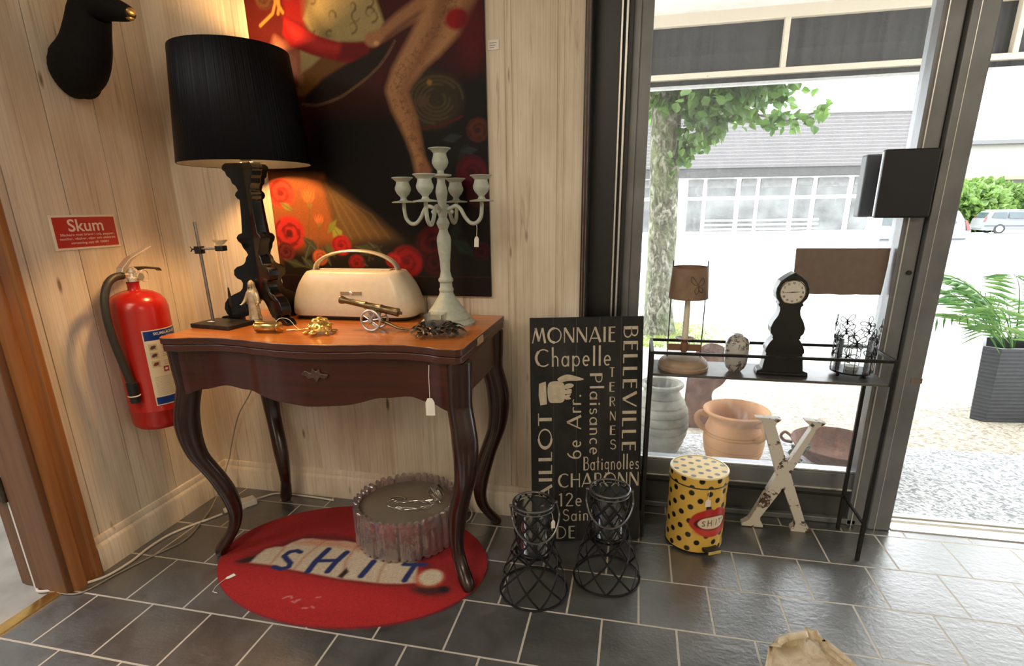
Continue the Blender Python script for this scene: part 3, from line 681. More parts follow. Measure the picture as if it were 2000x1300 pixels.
MB().box(-.42, .42, -.045 + .25, -.028 + .25, .61, TZ - .042).build('back_apron', M_mahog, tb, 0)
# carved ornament on the apron
P = cat2([(-.042, 0), (-.028, .012), (-.012, .006), (-.006, .020), (.004, .012), (.014, .018), (.018, .006), (.040, .004), (.030, -.008), (.014, -.006), (.004, -.018), (-.006, -.008), (-.02, -.012), (-.03, -.004)], 4, True)
MB().prism(P, lambda a, z, t: (a + .035, t + .25, z + .672), -.4975, -.489).build('carved_ornament', wood_mat('carved_wood', (.045, .020, .012), (.085, .040, .024), (60, 60, 60), .4), tb, 50, .002)
M_leg = wood_mat('near_black_mahogany', (.014, .0045, .003), (.030, .0085, .005), (4, 4, 60), .24, .2)
LEG = [(.72, .012, .037), (.66, .010, .037), (.605, .008, .036), (.575, .014, .036), (.53, .026, .0365), (.485, .032, .037), (.43, .031, .034), (.374, .021, .0305), (.33, .002, .029), (.285, -.019, .0285), (.235, -.037, .0285), (.19, -.048, .026), (.14, -.053, .022), (.10, -.046, .020), (.07, -.032, .020), (.045, -.014, .0215), (.025, .000, .022), (.010, .008, .0195), (0, .010, .016)]
def leg(x, y, dx, dy, lift=0.):
    s = 2 ** -.5; u = Vector((dx * s, dy * s, 0)); w = Vector((-dy * s, dx * s, 0)); pr = catmull(LEG, 3); P = []
    for d in pr:
        z, off, r = d.x, d.y, d.z; row = []
        for k in range(16):
            a = 2 * PI * k / 16; ca, sa = math.cos(a), math.sin(a); q = (abs(ca) ** 2.6 + abs(sa) ** 2.6) ** (-1 / 2.6)
            wr = r * (.92 if z > .1 else 1.0)
            row.append(tuple(Vector((x, y, z + lift * max(0, 1 - z / .3))) + u * (off + r * q * ca) + w * (wr * q * sa)))
        P.append(row)
    mb = MB().grid(P, cv=True); n = len(P); mb.f.append(tuple(range(16))); mb.f.append(tuple((n - 1) * 16 + k for k in range(16))[::-1])
    mb.build('leg', M_leg, tb, 50)
leg(.337 - .765, -.437 + .25, -1, -1, .0066); leg(1.192 - .765, -.448 + .25, 1, -1, .0066)
leg(.330 - .765, -.078 + .25, -1, 1); leg(1.184 - .765, -.078 + .25, 1, 1)

price_tag('price_tag', 'white price tag hanging in front of the table beside the right front leg', (1.137, -.512, .632), Matrix.Rotation(.15, 4, 'Z'), .024, .048, [(1.135, -.4985, .718), (1.136, -.507, .69), (1.137, -.512, .630)])
# ============================================================ BLACK TABLE LAMP
M_bk_gloss = mat('glossy_black_acrylic', (.004, .004, .0045), .16, 0, .15, 40)
lp = root('table_lamp', 'tall black baroque table lamp with a wide black drum shade, switched on', 'lamp', (.482, -.228, TZ), 0)
prof = [(.0, 1.252), (.060, 1.252), (.070, 1.244), (.073, 1.233), (.064, 1.226), (.060, 1.214), (.050, 1.206), (.046, 1.192), (.036, 1.184), (.031, 1.172), (.040, 1.165), (.043, 1.157), (.038, 1.149), (.030, 1.144), (.034, 1.09), (.039, 1.045), (.052, 1.041), (.060, 1.031), (.056, 1.020), (.047, 1.012), (.042, .998), (.034, .988), (.030, .978), (.038, .970), (.042, .958), (.048, .950), (.060, .944), (.073, .941), (.085, .931), (.087, .915), (.078, .903), (.066, .898), (.062, .888), (.066, .872), (.076, .862), (.098, .853), (.120, .842), (.134, .825), (.139, .806), (.134, .790), (.128, .783), (.150, .780), (.161, .772), (.163, TZ), (.090, TZ), (.090, .772), (.080, .778), (.063, .782), (.050, .795), (.036, .815), (.018, .832), (0, .838)]
P = [(r, (z - TZ) * .988) for r, z in prof]
for az in (187, -24, 82):
    a = math.radians(az); c, s = math.cos(a), math.sin(a)
    k = {187: .99, -24: .80, 82: 1.0}[az]
    MB().prism([(r * k, z) for r, z in P], lambda r, z, t: (r * c - t * s, r * s + t * c, z), -.017, .017).build('base_panel', M_bk_gloss, lp, 30, .0025)
MB().lathe([(.016, .49), (.013, .53), (.013, .57), (.016, .575), (.016, .59), (0, .592)], 16).build('lamp_holder', M_bk_gloss, lp)
m_, t_, b_ = nmat('black_pleated_shade'); setp(b_, (.0035, .0035, .004), .36); b_.inputs['Specular IOR Level'].default_value = .10
tc_ = t_.nodes.new('ShaderNodeTexCoord'); sx_ = t_.nodes.new('ShaderNodeSeparateXYZ'); t_.links.new(tc_.outputs['Object'], sx_.inputs[0])
an_ = M(t_, 'ARCTAN2', sx_.outputs[1], sx_.outputs[0]); cx_ = t_.nodes.new('ShaderNodeCombineXYZ'); t_.links.new(an_, cx_.inputs[0]); n_ = noise(t_, cx_.outputs[0], 34, 3, .7); bump(t_, b_, n_, .6, .006)
z0, z1, r0, r1 = 1.240 - TZ, 1.543 - TZ, .185, .158
sh = MB().lathe([(r0, z0), (r0 + .001, z0 + .002), (r1 + .001, z1 - .002), (r1, z1)], 96, cap0=False, cap1=False).build('lamp_shade', m_, lp, 40)
MB().lathe([(r0, z0), (r0 - .003, z0 + .001), (r1 - .003, z1 - .001), (r1, z1)], 96, cap0=False, cap1=False).build('shade_lining', mat('grey_shade_lining', (.014, .0135, .013), .5, 0, .1, 20), sh, 40)
mb = MB()
for a in (0.3, 2.39, 4.49): mb.tube([(.01 * math.cos(a), .01 * math.sin(a), .60), (.172 * math.cos(a), .172 * math.sin(a), .59)], .0025, 6)
mb.build('shade_spider', M_bk_gloss, sh)
M_bulb = emit_mat('warm_bulb', (1.0, .62, .30), 30)
for q in range(3):
    a = math.radians(100 + 120 * q); bx, by = .042 * math.cos(a), .042 * math.sin(a)
    MB().ball((bx, by, .630), (.018, .018, .024)).build('bulb', M_bulb, lp); MB().tube([(bx * .3, by * .3, .585), (bx * .8, by * .8, .596), (bx, by, .608)], .006, 8).build('bulb_arm', M_bk_gloss, lp)
    lamp('POINT', 'table_lamp_bulb_light', (.482 + bx, -.228 + by, TZ + .630), 36, (1.0, .55, .205), shadow_soft_size=.022)

# ============================================================ OBJECTS ON THE TABLE
M_steel = mat('dull_steel', (.28, .27, .26), .35, .85, .15, 60); M_iron = mat('dark_iron', (.045, .042, .04), .4, .7, .2, 60)
M_silver = mat('polished_silver', (.75, .72, .68), .14, 1., .06, 30); M_string = mat('white_string', (.75, .72, .66), .8, 0, .05)
s_ = root('laboratory_stand', 'dark metal ring stand with a flat base and a small clamp at the table left', 'stand', (.385, -.322, TZ))
MB().box(-.078, .078, -.052, .052, 0, .013).xf(Matrix.Rotation(math.radians(-8), 4, 'Z')).build('base_plate', M_iron, s_, 0, .002)
MB().tube([(-.043, .010, .012), (-.047, .010, .316)], .0048, 12).build('rod', M_steel, s_)
MB().box(-.057, -.037, -.001, .021, .222, .244).tube([(-.072, .009, .235), (-.054, .009, .235)], .003, 8).tube([(-.078, .009, .228), (-.072, .009, .235), (-.078, .009, .243)], .0022, 6).build('boss_head', M_iron, s_, 30, .002)
MB().tube([(-.04, .009, .236), (.022, .009, .238)], .0032, 8).build('clamp_arm', M_steel, s_)
MB().box(.018, .044, -.003, .021, .230, .246).build('clamp_block', M_iron, s_, 0, .002)
MB().lathe([(.002, .246), (.010, .250), (.019, .258), (.022, .262), (.019, .2595), (.01, .252), (0, .249)], 20, (.031, .009, 0)).build('glass_dish', glass_mat('clear_glass', (.93, .95, .94), .05), s_)
MB().tube([(.022, .009, .23), (.030, .009, .115)], .0007, 5).tube([(.032, .009, .23), (.036, .009, .12)], .0007, 5).build('thread', M_string, s_)
MB().lathe([(.001, .055), (.004, .065), (.0045, .095), (.002, .12)], 10, (.033, .009, 0)).build('plumb_weight', M_iron, s_)
price_tag('price_tag', 'small white price tag lying on the base of the ring stand', (.365, -.335, TZ + .0145), Matrix.Rotation(PI / 2, 4, 'X') @ Matrix.Rotation(1.3, 4, 'Y'), .012, .026, [(.338, -.313, TZ + .0142), (.35, -.33, TZ + .0142), (.365, -.335, TZ + .0142)])

# little standing figure
f_ = root('figurine', 'small gold and cream robed figurine with open arms in front of the lamp', 'figurine', (.463, -.266, TZ))
m_, t_, b_ = nmat('worn_gilt'); setp(b_, None, .42, .35); n_ = noise(t_, mapped(t_), 60, 4); t_.links.new(ramp(t_, n_, (.35, (.42, .31, .15)), (.7, (.74, .66, .50))), b_.inputs['Base Color']); M_gilt = m_
MB().lathe([(.019, 0), (.020, .005), (.018, .008), (.0185, .011), (.015, .016)], 24, sx=1.1, sy=.9).build('plinth', M_gilt, f_)
P = []
for i in range(31):
    t = i / 30; z = .016 + t * .098
    r = np.interp(t, [0, .15, .4, .6, .75, .88, .95, 1], [.021, .0175, .0165, .0155, .0175, .0165, .010, .0055]); row = []
    for k in range(28):
        a = 2 * PI * k / 28; q = r * (1 + (.11 * (1 - t) * math.sin(7 * a + 2.5 * t)))
        row.append((q * 1.05 * math.cos(a), q * .78 * math.sin(a), z))
    P.append(row)
mb = MB().grid(P, cv=True, flip=True); mb.ball((0, -.001, .124), (.0085, .0092, .0115), 16, 10)
mb.ball((0, -.0095, .1235), (.0016, .0022, .002), 8, 6)
for s in (-1, 1):
    mb.tube(catmull([(s * .014, 0, .098), (s * .021, -.004, .082), (s * .024, -.010, .072), (s * .027, -.016, .066)], 4), [.0062 - .0002 * k for k in range(13)], 10)
    mb.ball((s * .0275, -.018, .0645), (.003, .0042, .0028), 8, 6)
    for q in (-1, 0, 1): mb.tube([(s * .0275 + q * .0014, -.020, .0645), (s * .0285 + q * .002, -.0245, .0625)], .0008, 5)
mb.build('body', M_gilt, f_, 60)
mb = MB(); P = []
for i in range(15):
    t = i / 14; z = .138 - t * .075; r = np.interp(t, [0, .12, .3, .5, 1], [.002, .0105, .0115, .0165, .0215])
    P.append([(r * math.cos(a) * 1.02, r * math.sin(a) * .92 + .002, z) for a in np.linspace(-.75, PI + .75, 22)])
mb.grid(P).build('veil', M_gilt, f_, 60).modifiers.new('thick', 'SOLIDIFY').thickness = .0015

c_ = root('brass_cylinder', 'short brass cylinder lying on its side at the table front', 'cylinder', (.592, -.385, TZ + .0165))
RX = Matrix.Rotation(PI / 2, 4, 'Y')
MB().lathe([(.0, -.040), (.0135, -.040), (.0165, -.038), (.0165, -.033), (.0158, -.032), (.0158, .034), (.0165, .035), (.0165, .039), (.014, .0405), (0, .0405)], 28).xf(RX).build('tube_body', mat('old_brass', (.55, .38, .13), .24, 1, .25, 25), c_)
price_tag('price_tag', 'white price tag on a string loop behind the brass cylinder', (.655, -.345, TZ + .002), Matrix.Rotation(PI / 2, 4, 'X') @ Matrix.Rotation(2.0, 4, 'Y'), .013, .026, [tuple(p) for p in catmull([(.600, -.366, TZ + .022), (.607, -.345, TZ + .035), (.63, -.335, TZ + .03), (.65, -.335, TZ + .008), (.672, -.345, TZ + .002), (.66, -.346, TZ + .002)], 4)])

M_gold = mat('polished_gold', (.80, .53, .15), .24, .9, .12, 60)
t_ = root('turtle_figure', 'small shiny gold turtle figure facing the front of the table', 'figure', (.757, -.375, TZ))
mb = MB(); P = []
for i in range(13):
    a = i / 12 * PI / 2; row = []
    for k in range(30):
        b_ = 2 * PI * k / 30; rr_ = 1 + .045 * math.sin(6 * b_) * math.sin(5 * a)
        row.append((.033 * math.cos(a) * math.cos(b_) * rr_, .034 * math.cos(a) * math.sin(b_) * rr_, .012 + .035 * math.sin(a) * rr_))
    P.append(row)
mb.grid(P, cv=True, flip=True); mb.f.append(tuple(range(30))); mb.build('shell', M_gold, t_, 25)
mb = MB()
for ring, nn in ((.9, 9), (.55, 6)):
    for k in range(nn): b_ = 2 * PI * k / nn; a = math.acos(ring); mb.ball((.0315 * ring * math.cos(b_), .0325 * ring * math.sin(b_), .0095 + .035 * math.sin(a)), (.0085, .0085, .0050), 10, 8)
mb.ball((0, 0, .0455), (.010, .010, .004), 8, 6); mb.build('shell_plates', M_gold, t_, 60)
MB().ball((0, -.041, .010), (.0125, .013, .0085), 14, 10).build('head', M_gold, t_)
for x, y, a in ((-.033, -.022, .7), (.033, -.022, -.7), (-.033, .020, -.5), (.033, .020, .5)):
    MB().ball((0, 0, 0), (.0065, .012, .005), 10, 8).xf(Matrix.Translation((x, y, .006)) @ Matrix.Rotation(-a, 4, 'Z')).build('foot', M_gold, t_)
k_ = root('gold_sprig', 'thin gold sprig lying left of the gold turtle', 'ornament', (.70, -.34, TZ))
mb = MB(); pts = catmull([(-.036, -.018, .003), (-.015, -.010, .005), (.004, -.003, .006), (.020, .004, .008)], 5); mb.tube(pts, [.0018 + .0001 * i for i in range(16)], 8)
for i, p in enumerate(pts[4:14:2]): mb.tube([tuple(p), tuple(p + Vector((.004, .005 * (-1) ** i, .005)))], [.0018, .0008], 6)
mb.build('stem', M_gold, k_, 60)

# toy cannon
k_ = root('toy_cannon', 'toy cannon with a bronze barrel and pale metal spoked wheels', 'toy cannon', (.896, -.305, TZ))
M_pewter = mat('pale_pewter', (.52, .50, .47), .35, .8, .12, 80); M_bronze = mat('dark_bronze', (.17, .125, .065), .33, .85, .2, 60)
def wheel(y):
    RXx = Matrix.Translation((0, y, .0335)) @ Matrix.Rotation(PI / 2, 4, 'X')
    w_ = MB().tube([(.0295 * math.cos(2 * PI * k / 36), .0295 * math.sin(2 * PI * k / 36), 0) for k in range(36)], .0038, 8, closed=True).xf(RXx).build('wheel', M_pewter, k_)
    MB().lathe([(.0, -.006), (.006, -.006), (.0085, -.002), (.0085, .002), (.006, .006), (0, .006)], 16).xf(RXx).build('hub', M_pewter, w_)
    mb = MB()
    for q in range(8):
        a = 2 * PI * q / 8 + .2; mb.tube([(.006 * math.cos(a), .006 * math.sin(a), 0), (.028 * math.cos(a), .028 * math.sin(a), 0)], [.0026, .0018], 6)
    mb.xf(RXx).build('spokes', M_pewter, w_)
wheel(-.026); wheel(.026)
MB().tube([(0, -.026, .0335), (0, .026, .0335)], .003, 8).build('axle', M_pewter, k_)
MB().box(-.014, .012, -.016, .016, .052, .060).box(-.010, .010, -.018, -.012, .03, .056).box(-.010, .010, .012, .018, .03, .056).build('carriage', M_pewter, k_, 0, .0015)
b0 = Vector((.078, 0, .054)); b1 = Vector((-.105, 0, .089)); d = (b1 - b0); q = d.to_track_quat('Z', 'X').to_matrix().to_4x4(); Lb = d.length
MB().lathe([(0, -.012), (.005, -.010), (.004, -.003), (.0125, 0), (.0125, .008), (.0118, .010), (.0113, .05), (.0125, .052), (.0125, .057), (.0108, .060), (.0098, .10), (.0108, .102), (.0108, .106), (.0092, .109), (.0086, Lb - .018), (.0105, Lb - .012), (.0125, Lb - .004), (.012, Lb), (.0065, Lb), (.006, Lb - .03), (0, Lb - .03)], 24).xf(Matrix.Translation(b0) @ q).build('barrel', M_bronze, k_)
MB().tube(catmull([(0, 0, .034), (.04, 0, .022), (.075, 0, .008), (.108, 0, .005)], 5), [.006 - .0002 * i for i in range(16)], 8).build('trail', M_bronze, k_)

# leaf wreath candle holder with a square glass
k_ = root('candle_holder', 'dark metal leaf candle holder with a small clear glass cup on the table', 'candle holder', (1.10, -.335, TZ))
mb = MB(); rl = random.Random(8)
for i in range(30):
    a = i * 2.399; r = .012 + .030 * math.sqrt(i / 30); L = rl.uniform(.035, .052); p = Vector((r * math.cos(a), r * math.sin(a), .004 + .016 * (1 - i / 30))); dr = Vector((math.cos(a), math.sin(a), rl.uniform(-.15, .35) * (1 - i / 34))); sd = Vector((-math.sin(a), math.cos(a), 0)); up = Vector((0, 0, 1))
    base = len(mb.v); W = L * .34; v = []
    for t, wv in ((0, .15), (.2, .8), (.32, .55), (.5, 1.0), (.62, .6), (.8, .55), (1, .02)):
        c = p + dr * L * t + up * .010 * math.sin(t * PI); c.z = max(c.z, .0015); v += [c - sd * W * wv + up * .003 * wv, c, c + sd * W * wv + up * .003 * wv]
    f = []
    for q in range(6):
        for e in (0, 1): f.append((q * 3 + e, q * 3 + e + 1, q * 3 + e + 4, q * 3 + e + 3))
    mb.add(v, f)
o = mb.build('leaf_wreath', mat('blackened_metal_leaf', (.085, .075, .065), .33, .85, .3, 50), k_, 60); o.modifiers.new('thick', 'SOLIDIFY').thickness = .0012
mb = MB(); h0, h1, zz0, zz1 = .021, .027, .012, .060
mb.grid([[(sx * h0, sy * h0, zz0) for sx, sy in ((-1, -1), (1, -1), (1, 1), (-1, 1))], [(sx * h1, sy * h1, zz1) for sx, sy in ((-1, -1), (1, -1), (1, 1), (-1, 1))], [(sx * (h1 - .003), sy * (h1 - .003), zz1) for sx, sy in ((-1, -1), (1, -1), (1, 1), (-1, 1))], [(sx * (h0 - .003), sy * (h0 - .003), zz0 + .004) for sx, sy in ((-1, -1), (1, -1), (1, 1), (-1, 1))]], cv=True, flip=True)
mb.f.append((0, 3, 2, 1)); mb.f.append((12, 13, 14, 15)); mb.build('glass_cup', MC['clear_glass'], k_, 0)

# small card behind the glass
cd_ = root('card', 'small cream paper card standing between the toaster and the candelabra', 'card', (1.062, -.262, TZ))
MB().prism([(-.022, 0), (.024, 0), (.024, .046), (-.008, .046), (-.008, .034), (-.022, .034)], lambda a, z, t: (a, t - z * .15, z), -.0006, .0006).build('paper', mat('cream_card', (.66, .58, .42), .7, 0, .04), cd_, 0)
# toaster
k_ = root('toaster', 'long cream toaster with a chrome arched handle', 'toaster', (.745, -.105, TZ))
M_creamp = mat('cream_enamel', (.62, .54, .40), .32, 0, .04, 60); M_chrome = mat('chrome', (.74, .70, .62), .22, .75, .05, 20)
LV = [(.014, .213, .083), (.020, .2155, .0845), (.040, .215, .084), (.065, .211, .082), (.09, .203, .078), (.115, .191, .073), (.135, .178, .067), (.148, .168, .062), (.153, .163, .058), (.155, .155, .050)]
def rrect(hx, hy, r, z, n=8):
    P = []
    for cx0, cy0, a0 in ((hx - r, hy - r, 0), (-hx + r, hy - r, PI / 2), (-hx + r, -hy + r, PI), (hx - r, -hy + r, 1.5 * PI)):
        P += [(cx0 + r * math.cos(a0 + PI / 2 * k / n), cy0 + r * math.sin(a0 + PI / 2 * k / n), z) for k in range(n + 1)]
    return P
P = [rrect(hx, hy, min(hy * .62, .05), z) for z, hx, hy in LV]
mb = MB().grid(P, cv=True, flip=True); n = len(P[0]); mb.f.append(tuple(range(n))[::-1]); mb.f.append(tuple((len(P) - 1) * n + k for k in range(n))); mb.build('body', M_creamp, k_, 50)
MB().grid([rrect(.195, .070, .045, 0), rrect(.205, .077, .048, .008), rrect(.205, .077, .048, .0145)], cv=True, flip=True).build('foot_base', mat('dark_base', (.02, .018, .016), .4), k_, 40)
mb = MB(); pts = [(x, 0, .150 + .066 * math.sqrt(max(0, 1 - (x / .150) ** 2))) for x in np.linspace(-.150, .150, 41)]
P = []
for i, p in enumerate(pts):
    a = pts[max(i - 1, 0)]; b_ = pts[min(i + 1, 40)]; tx, tz = b_[0] - a[0], b_[2] - a[2]; L = math.hypot(tx, tz); nx, nz = -tz / L, tx / L
    P.append([(p[0] + nx * d_, y, p[2] + nz * d_) for d_, y in ((0, -.017), (.0035, -.014), (.005, -.008), (.005, .008), (.0035, .014), (0, .017), (-.0035, .012), (-.0035, -.012))])
mb.grid(P, cv=True).build('handle', mat('satin_cream_metal', (.72, .66, .52), .28, .5, .04, 30), k_, 50)
MB().box(-.125, .125, -.014, .014, .1545, .160).build('slot_rim', M_creamp, k_, 0, .002)
MB().box(-.118, .118, -.008, .008, .158, .1612).build('slot', mat('dark_base', (.02, .018, .016)), k_, 0)
def toaster_y(z): return -float(np.interp(z, [q[0] for q in LV], [q[2] for q in LV]))
bd = MB().box(-.022, .052, toaster_y(.09) - .0028, toaster_y(.09) + .004, .083, .095).build('badge', mat('tan_badge', (.40, .32, .22), .35, .4), k_, 0, .001)
MB().ball((.016, toaster_y(.09) - .003, .089), (.0075, .003, .007), 12, 8).build('badge_emblem', M_chrome, bd)

# candelabra
k_ = root('candelabra', 'pale mint green five armed candelabra without candles', 'candelabra', (1.079, -.175, TZ))
M_mint = mat('chalky_mint_paint', (.40, .43, .35), .6, 0, .10, 70)
pf = [(.084, 0), (.085, .005), (.078, .012), (.072, .016), (.072, .021), (.062, .032), (.058, .036), (.057, .041), (.046, .054), (.043, .058), (.041, .062), (.030, .078), (.023, .090), (.0205, .098), (.0225, .103), (.0225, .108), (.019, .113), (.0185, .126), (.0225, .131), (.0225, .138), (.018, .144), (.0145, .16), (.0155, .19), (.0195, .225), (.0215, .250), (.0205, .262), (.0145, .275), (.0125, .283), (.0165, .293), (.0195, .301), (.0175, .308), (.012, .318), (.0145, .328), (.0175, .336), (.0175, .341), (.012, .346), (.0115, .352), (.0155, .375), (.0180, .390), (.0155, .402), (.0115, .416), (.012, .428), (.031, .433), (.031, .437), (.010, .440), (.010, .448), (.019, .458), (.0235, .468), (.0235, .476), (.0195, .487), (.0185, .495), (.026, .503), (.033, .507), (.032, .509), (.020, .506), (.014, .500), (.012, .470), (0, .468)]
MB().lathe(pf, 36).build('stem', M_mint, k_, 35)
cup = [(0, -.058), (.0345, -.060), (.0355, -.057), (.012, -.053), (.0085, -.047), (.010, -.043), (.0185, -.034), (.0235, -.024), (.0235, -.017), (.020, -.008), (.0185, -.001), (.026, .006), (.032, .010), (.031, .012), (.020, .009), (.014, .003), (.012, -.02), (0, -.022)]
for i, az in enumerate((-2, 88, 178, 268)):
    a = math.radians(az); c, s = math.cos(a), math.sin(a); R_ = .122
    pts = catmull([(r * c, r * s, z) for r, z in ((.012, .338), (.028, .345), (.042, .350), (.056, .342), (.070, .318), (.086, .302), (.104, .302), (.118, .318), (.122, .345), (.122, .362))], 5)
    ar = MB().tube(pts, .0058, 10).ball((.030 * c, .030 * s, .334), .006, 10, 8).build('arm', M_mint, k_, 60)
    MB().lathe(cup, 28, (R_ * c, R_ * s, .421)).build('candle_cup', M_mint, ar, 35)
al = math.radians(-2); tx, ty = 1.079 + .104 * math.cos(al), -.175 + .104 * math.sin(al)
price_tag('price_tag', 'small pink white price tag hanging from the right arm of the candelabra', (tx, ty - .002, 1.025), Matrix.Rotation(.35, 4, 'Z') @ Matrix.Rotation(.06, 4, 'Y'), .013, .03, [(tx, ty, 1.060), (tx + .003, ty - .0065, 1.05), (tx, ty - .002, 1.024)])
# ============================================================ ON THE WALLS
# painting: canvas on a stretcher, x0..x1, z0..z1
L_ = lin
cv = Canvas(.398, 1.178, .822, 1.90, .0032, L_(16, 11, 10))
cv.poly([(.39, 1.2), (.39, 1.95), (1.2, 1.95), (1.2, 1.55), (.98, 1.52), (.86, 1.42), (.62, 1.43), (.5, 1.30)], L_(66, 18, 14), .12)
cv.poly([(1.0, 1.95), (1.2, 1.95), (1.2, 1.52), (1.08, 1.50)], L_(70, 12, 14), .10)
cv.ell((.47, 1.66), .10, .16, L_(96, 26, 16), .6, .8)
cv.poly([(.533, 1.95), (.533, 1.705), (.53, 1.686), (.60, 1.652), (.621, 1.72), (.63, 1.95)], L_(140, 26, 22), .02)
cream = [(.63, 1.95), (.621, 1.72), (.599, 1.674), (.615, 1.643), (.645, 1.618), (.704, 1.603), (.754, 1.595), (.814, 1.599), (.848, 1.618), (.865, 1.646), (.847, 1.701), (.84, 1.95)]
cv.poly(cream, L_(176, 158, 108), .012)
cv.poly([(.60, 1.68), (.615, 1.64), (.66, 1.615), (.69, 1.62), (.64, 1.70), (.64, 1.95), (.62, 1.95)], L_(120, 108, 70), .03, .7)
rb = random.Random(2)
for i in range(26):   # damask scrolls
    x = rb.uniform(.63, .84); z = rb.uniform(1.62, 1.9); r = rb.uniform(.008, .02); a0 = rb.random() * 6.28
    cv.stroke([(x + r * (1 - .08 * q) * math.cos(a0 + q * .7), z + r * (1 - .08 * q) * math.sin(a0 + q * .7)) for q in range(7)], [.0035 - .0004 * q for q in range(7)], L_(104, 88, 52), .005, .8)
cv.poly([(.545, 1.461), (.574, 1.589), (.624, 1.574), (.698, 1.556), (.75, 1.55), (.644, 1.507), (.58, 1.459)], L_(120, 80, 34), .012)
cv.poly([(.574, 1.593), (.642, 1.565), (.611, 1.544), (.567, 1.525)], L_(172, 152, 104), .01)
cv.poly([(.491, 1.63), (.527, 1.606), (.568, 1.585), (.566, 1.50), (.515, 1.53), (.462, 1.576)], L_(196, 126, 96), .03)
cv.poly([(.53, 1.62), (.56, 1.60), (.555, 1.57), (.53, 1.585)], L_(140, 70, 60), .025, .7)
sash = [(.53, 1.688), (.597, 1.65), (.632, 1.628), (.709, 1.603), (.816, 1.596), (.80, 1.545), (.753, 1.543), (.689, 1.555), (.615, 1.575), (.542, 1.603), (.518, 1.638)]
cv.poly(sash, L_(150, 24, 20), .006)
cv.poly([(.535, 1.67), (.60, 1.635), (.66, 1.61), (.72, 1.595), (.71, 1.575), (.64, 1.585), (.56, 1.615)], L_(200, 52, 46), .022, .8)
cv.poly([(.722, 1.602), (.816, 1.596), (.80, 1.545), (.70, 1.553)], L_(104, 18, 14), .02, .8)
cv.poly([(.654, 1.507), (.749, 1.547), (.83, 1.575), (.885, 1.60), (.855, 1.548), (.775, 1.488), (.645, 1.436), (.566, 1.437), (.58, 1.463)], L_(34, 25, 21), .01)
rope = [(.561, 1.436), (.605, 1.431), (.645, 1.436), (.705, 1.453), (.775, 1.488), (.825, 1.519), (.855, 1.544), (.88, 1.572), (.895, 1.593)]
rp2 = cat2(rope, 8); cv.stroke(rp2, .0042, L_(112, 86, 60), .003)
for a, b2 in zip(rp2[::1], rp2[1:]): cv.stroke([(a[0] - .002, a[1] + .003), (a[0] + .003, a[1] - .003)], .0008, L_(50, 34, 24), .0015, .8)
cv.stroke([(1.12, 1.74), (1.042, 1.699), (.985, 1.676), (.917, 1.646), (.861, 1.617), (.832, 1.605)], [.036, .030, .026, .022, .018, .017], L_(168, 118, 82), .016)
cv.ell((.825, 1.604), .028, .022, L_(178, 124, 84), .4); cv.ell((.835, 1.592), .008, .006, L_(226, 170, 120), .6)
cv.stroke([(1.12, 1.72), (1.04, 1.68), (.98, 1.66), (.92, 1.632), (.87, 1.604)], .006, L_(88, 52, 34), .012, .7)
cv.ell((1.0, 1.425), .105, .082, L_(52, 44, 28), .3)
for k in range(5): cv.stroke([(1.02 + (.085 - .014 * k) * math.cos(a), 1.425 + (.066 - .011 * k) * math.sin(a)) for a in np.linspace(.6 * k, 4.6 + .6 * k, 22)], .0028, L_(92, 78, 46), .006, .7)
cv.ell((1.0, 1.475), .008, .008, L_(150, 108, 50), .8); cv.ell((.972, 1.425), .02, .018, L_(84, 62, 46), .6)
cv.stroke([(.95, 1.345), (1.03, 1.352), (1.10, 1.375)], .003, L_(88, 18, 14), .005)
leg_ = [(1.16, 1.86), (1.083, 1.700), (1.055, 1.643), (1.003, 1.590), (.958, 1.548), (.914, 1.499), (.890, 1.459), (.903, 1.415), (.922, 1.367), (.937, 1.319), (.948, 1.27), (.957, 1.215)]
cv.stroke(leg_, [.085, .072, .064, .055, .044, .038, .034, .034, .030, .024, .019, .018], L_(178, 130, 88), .02)
cv.stroke([(1.12, 1.80), (1.06, 1.69), (1.03, 1.62), (.985, 1.555), (.94, 1.50), (.912, 1.45), (.93, 1.40), (.945, 1.35), (.957, 1.28)], [.03, .026, .022, .018, .014, .012, .010, .008, .006], L_(110, 64, 40), .03, .55)
cv.poly([(.955, 1.24), (.94, 1.205), (.985, 1.20), (.992, 1.225), (.972, 1.262)], L_(150, 100, 72), .014)
for i in range(120):
    t = rb.random() * 10.2 + .5; q = int(t); f = t - q; a, b2 = leg_[q], leg_[q + 1]; x = a[0] + (b2[0] - a[0]) * f + rb.gauss(0, .016); z = a[1] + (b2[1] - a[1]) * f + rb.gauss(0, .008); r = rb.uniform(.003, .009); a0 = rb.random() * 6.28
    cv.stroke([(x + r * math.cos(a0 + k) * (1 - .1 * k), z + r * math.sin(a0 + k) * (1 - .1 * k)) for k in range(4)], .0011, L_(92, 58, 36), .003, .6)
cv.ell((1.095, 1.637), .036, .028, L_(150, 14, 18), .4); cv.ell((1.14, 1.60), .04, .09, L_(92, 14, 18), .8, .7)
for P in ([(.507, 1.80), (.507, 1.725), (.493, 1.697), (.445, 1.668)], [(.513, 1.75), (.516, 1.721), (.529, 1.697)], [(.52, 1.74), (.517, 1.71), (.512, 1.695)]): cv.stroke(P, .0045, L_(206, 142, 66), .004)
for c in ((.47, 1.74), (.55, 1.76), (.51, 1.79), (.44, 1.80)): cv.rose(c, .032, L_(104, 64, 38), L_(56, 40, 22), c[0] * 9)
cv.leaf((1.10, 1.32), (1.03, 1.31), .014, L_(44, 50, 48)); cv.leaf((1.12, 1.30), (1.08, 1.25), .014, L_(30, 36, 32)); cv.leaf((1.15, 1.28), (1.09, 1.275), .012, L_(46, 50, 50)); cv.rose((1.15, 1.335), .036, L_(86, 40, 28), L_(40, 22, 18), 2)
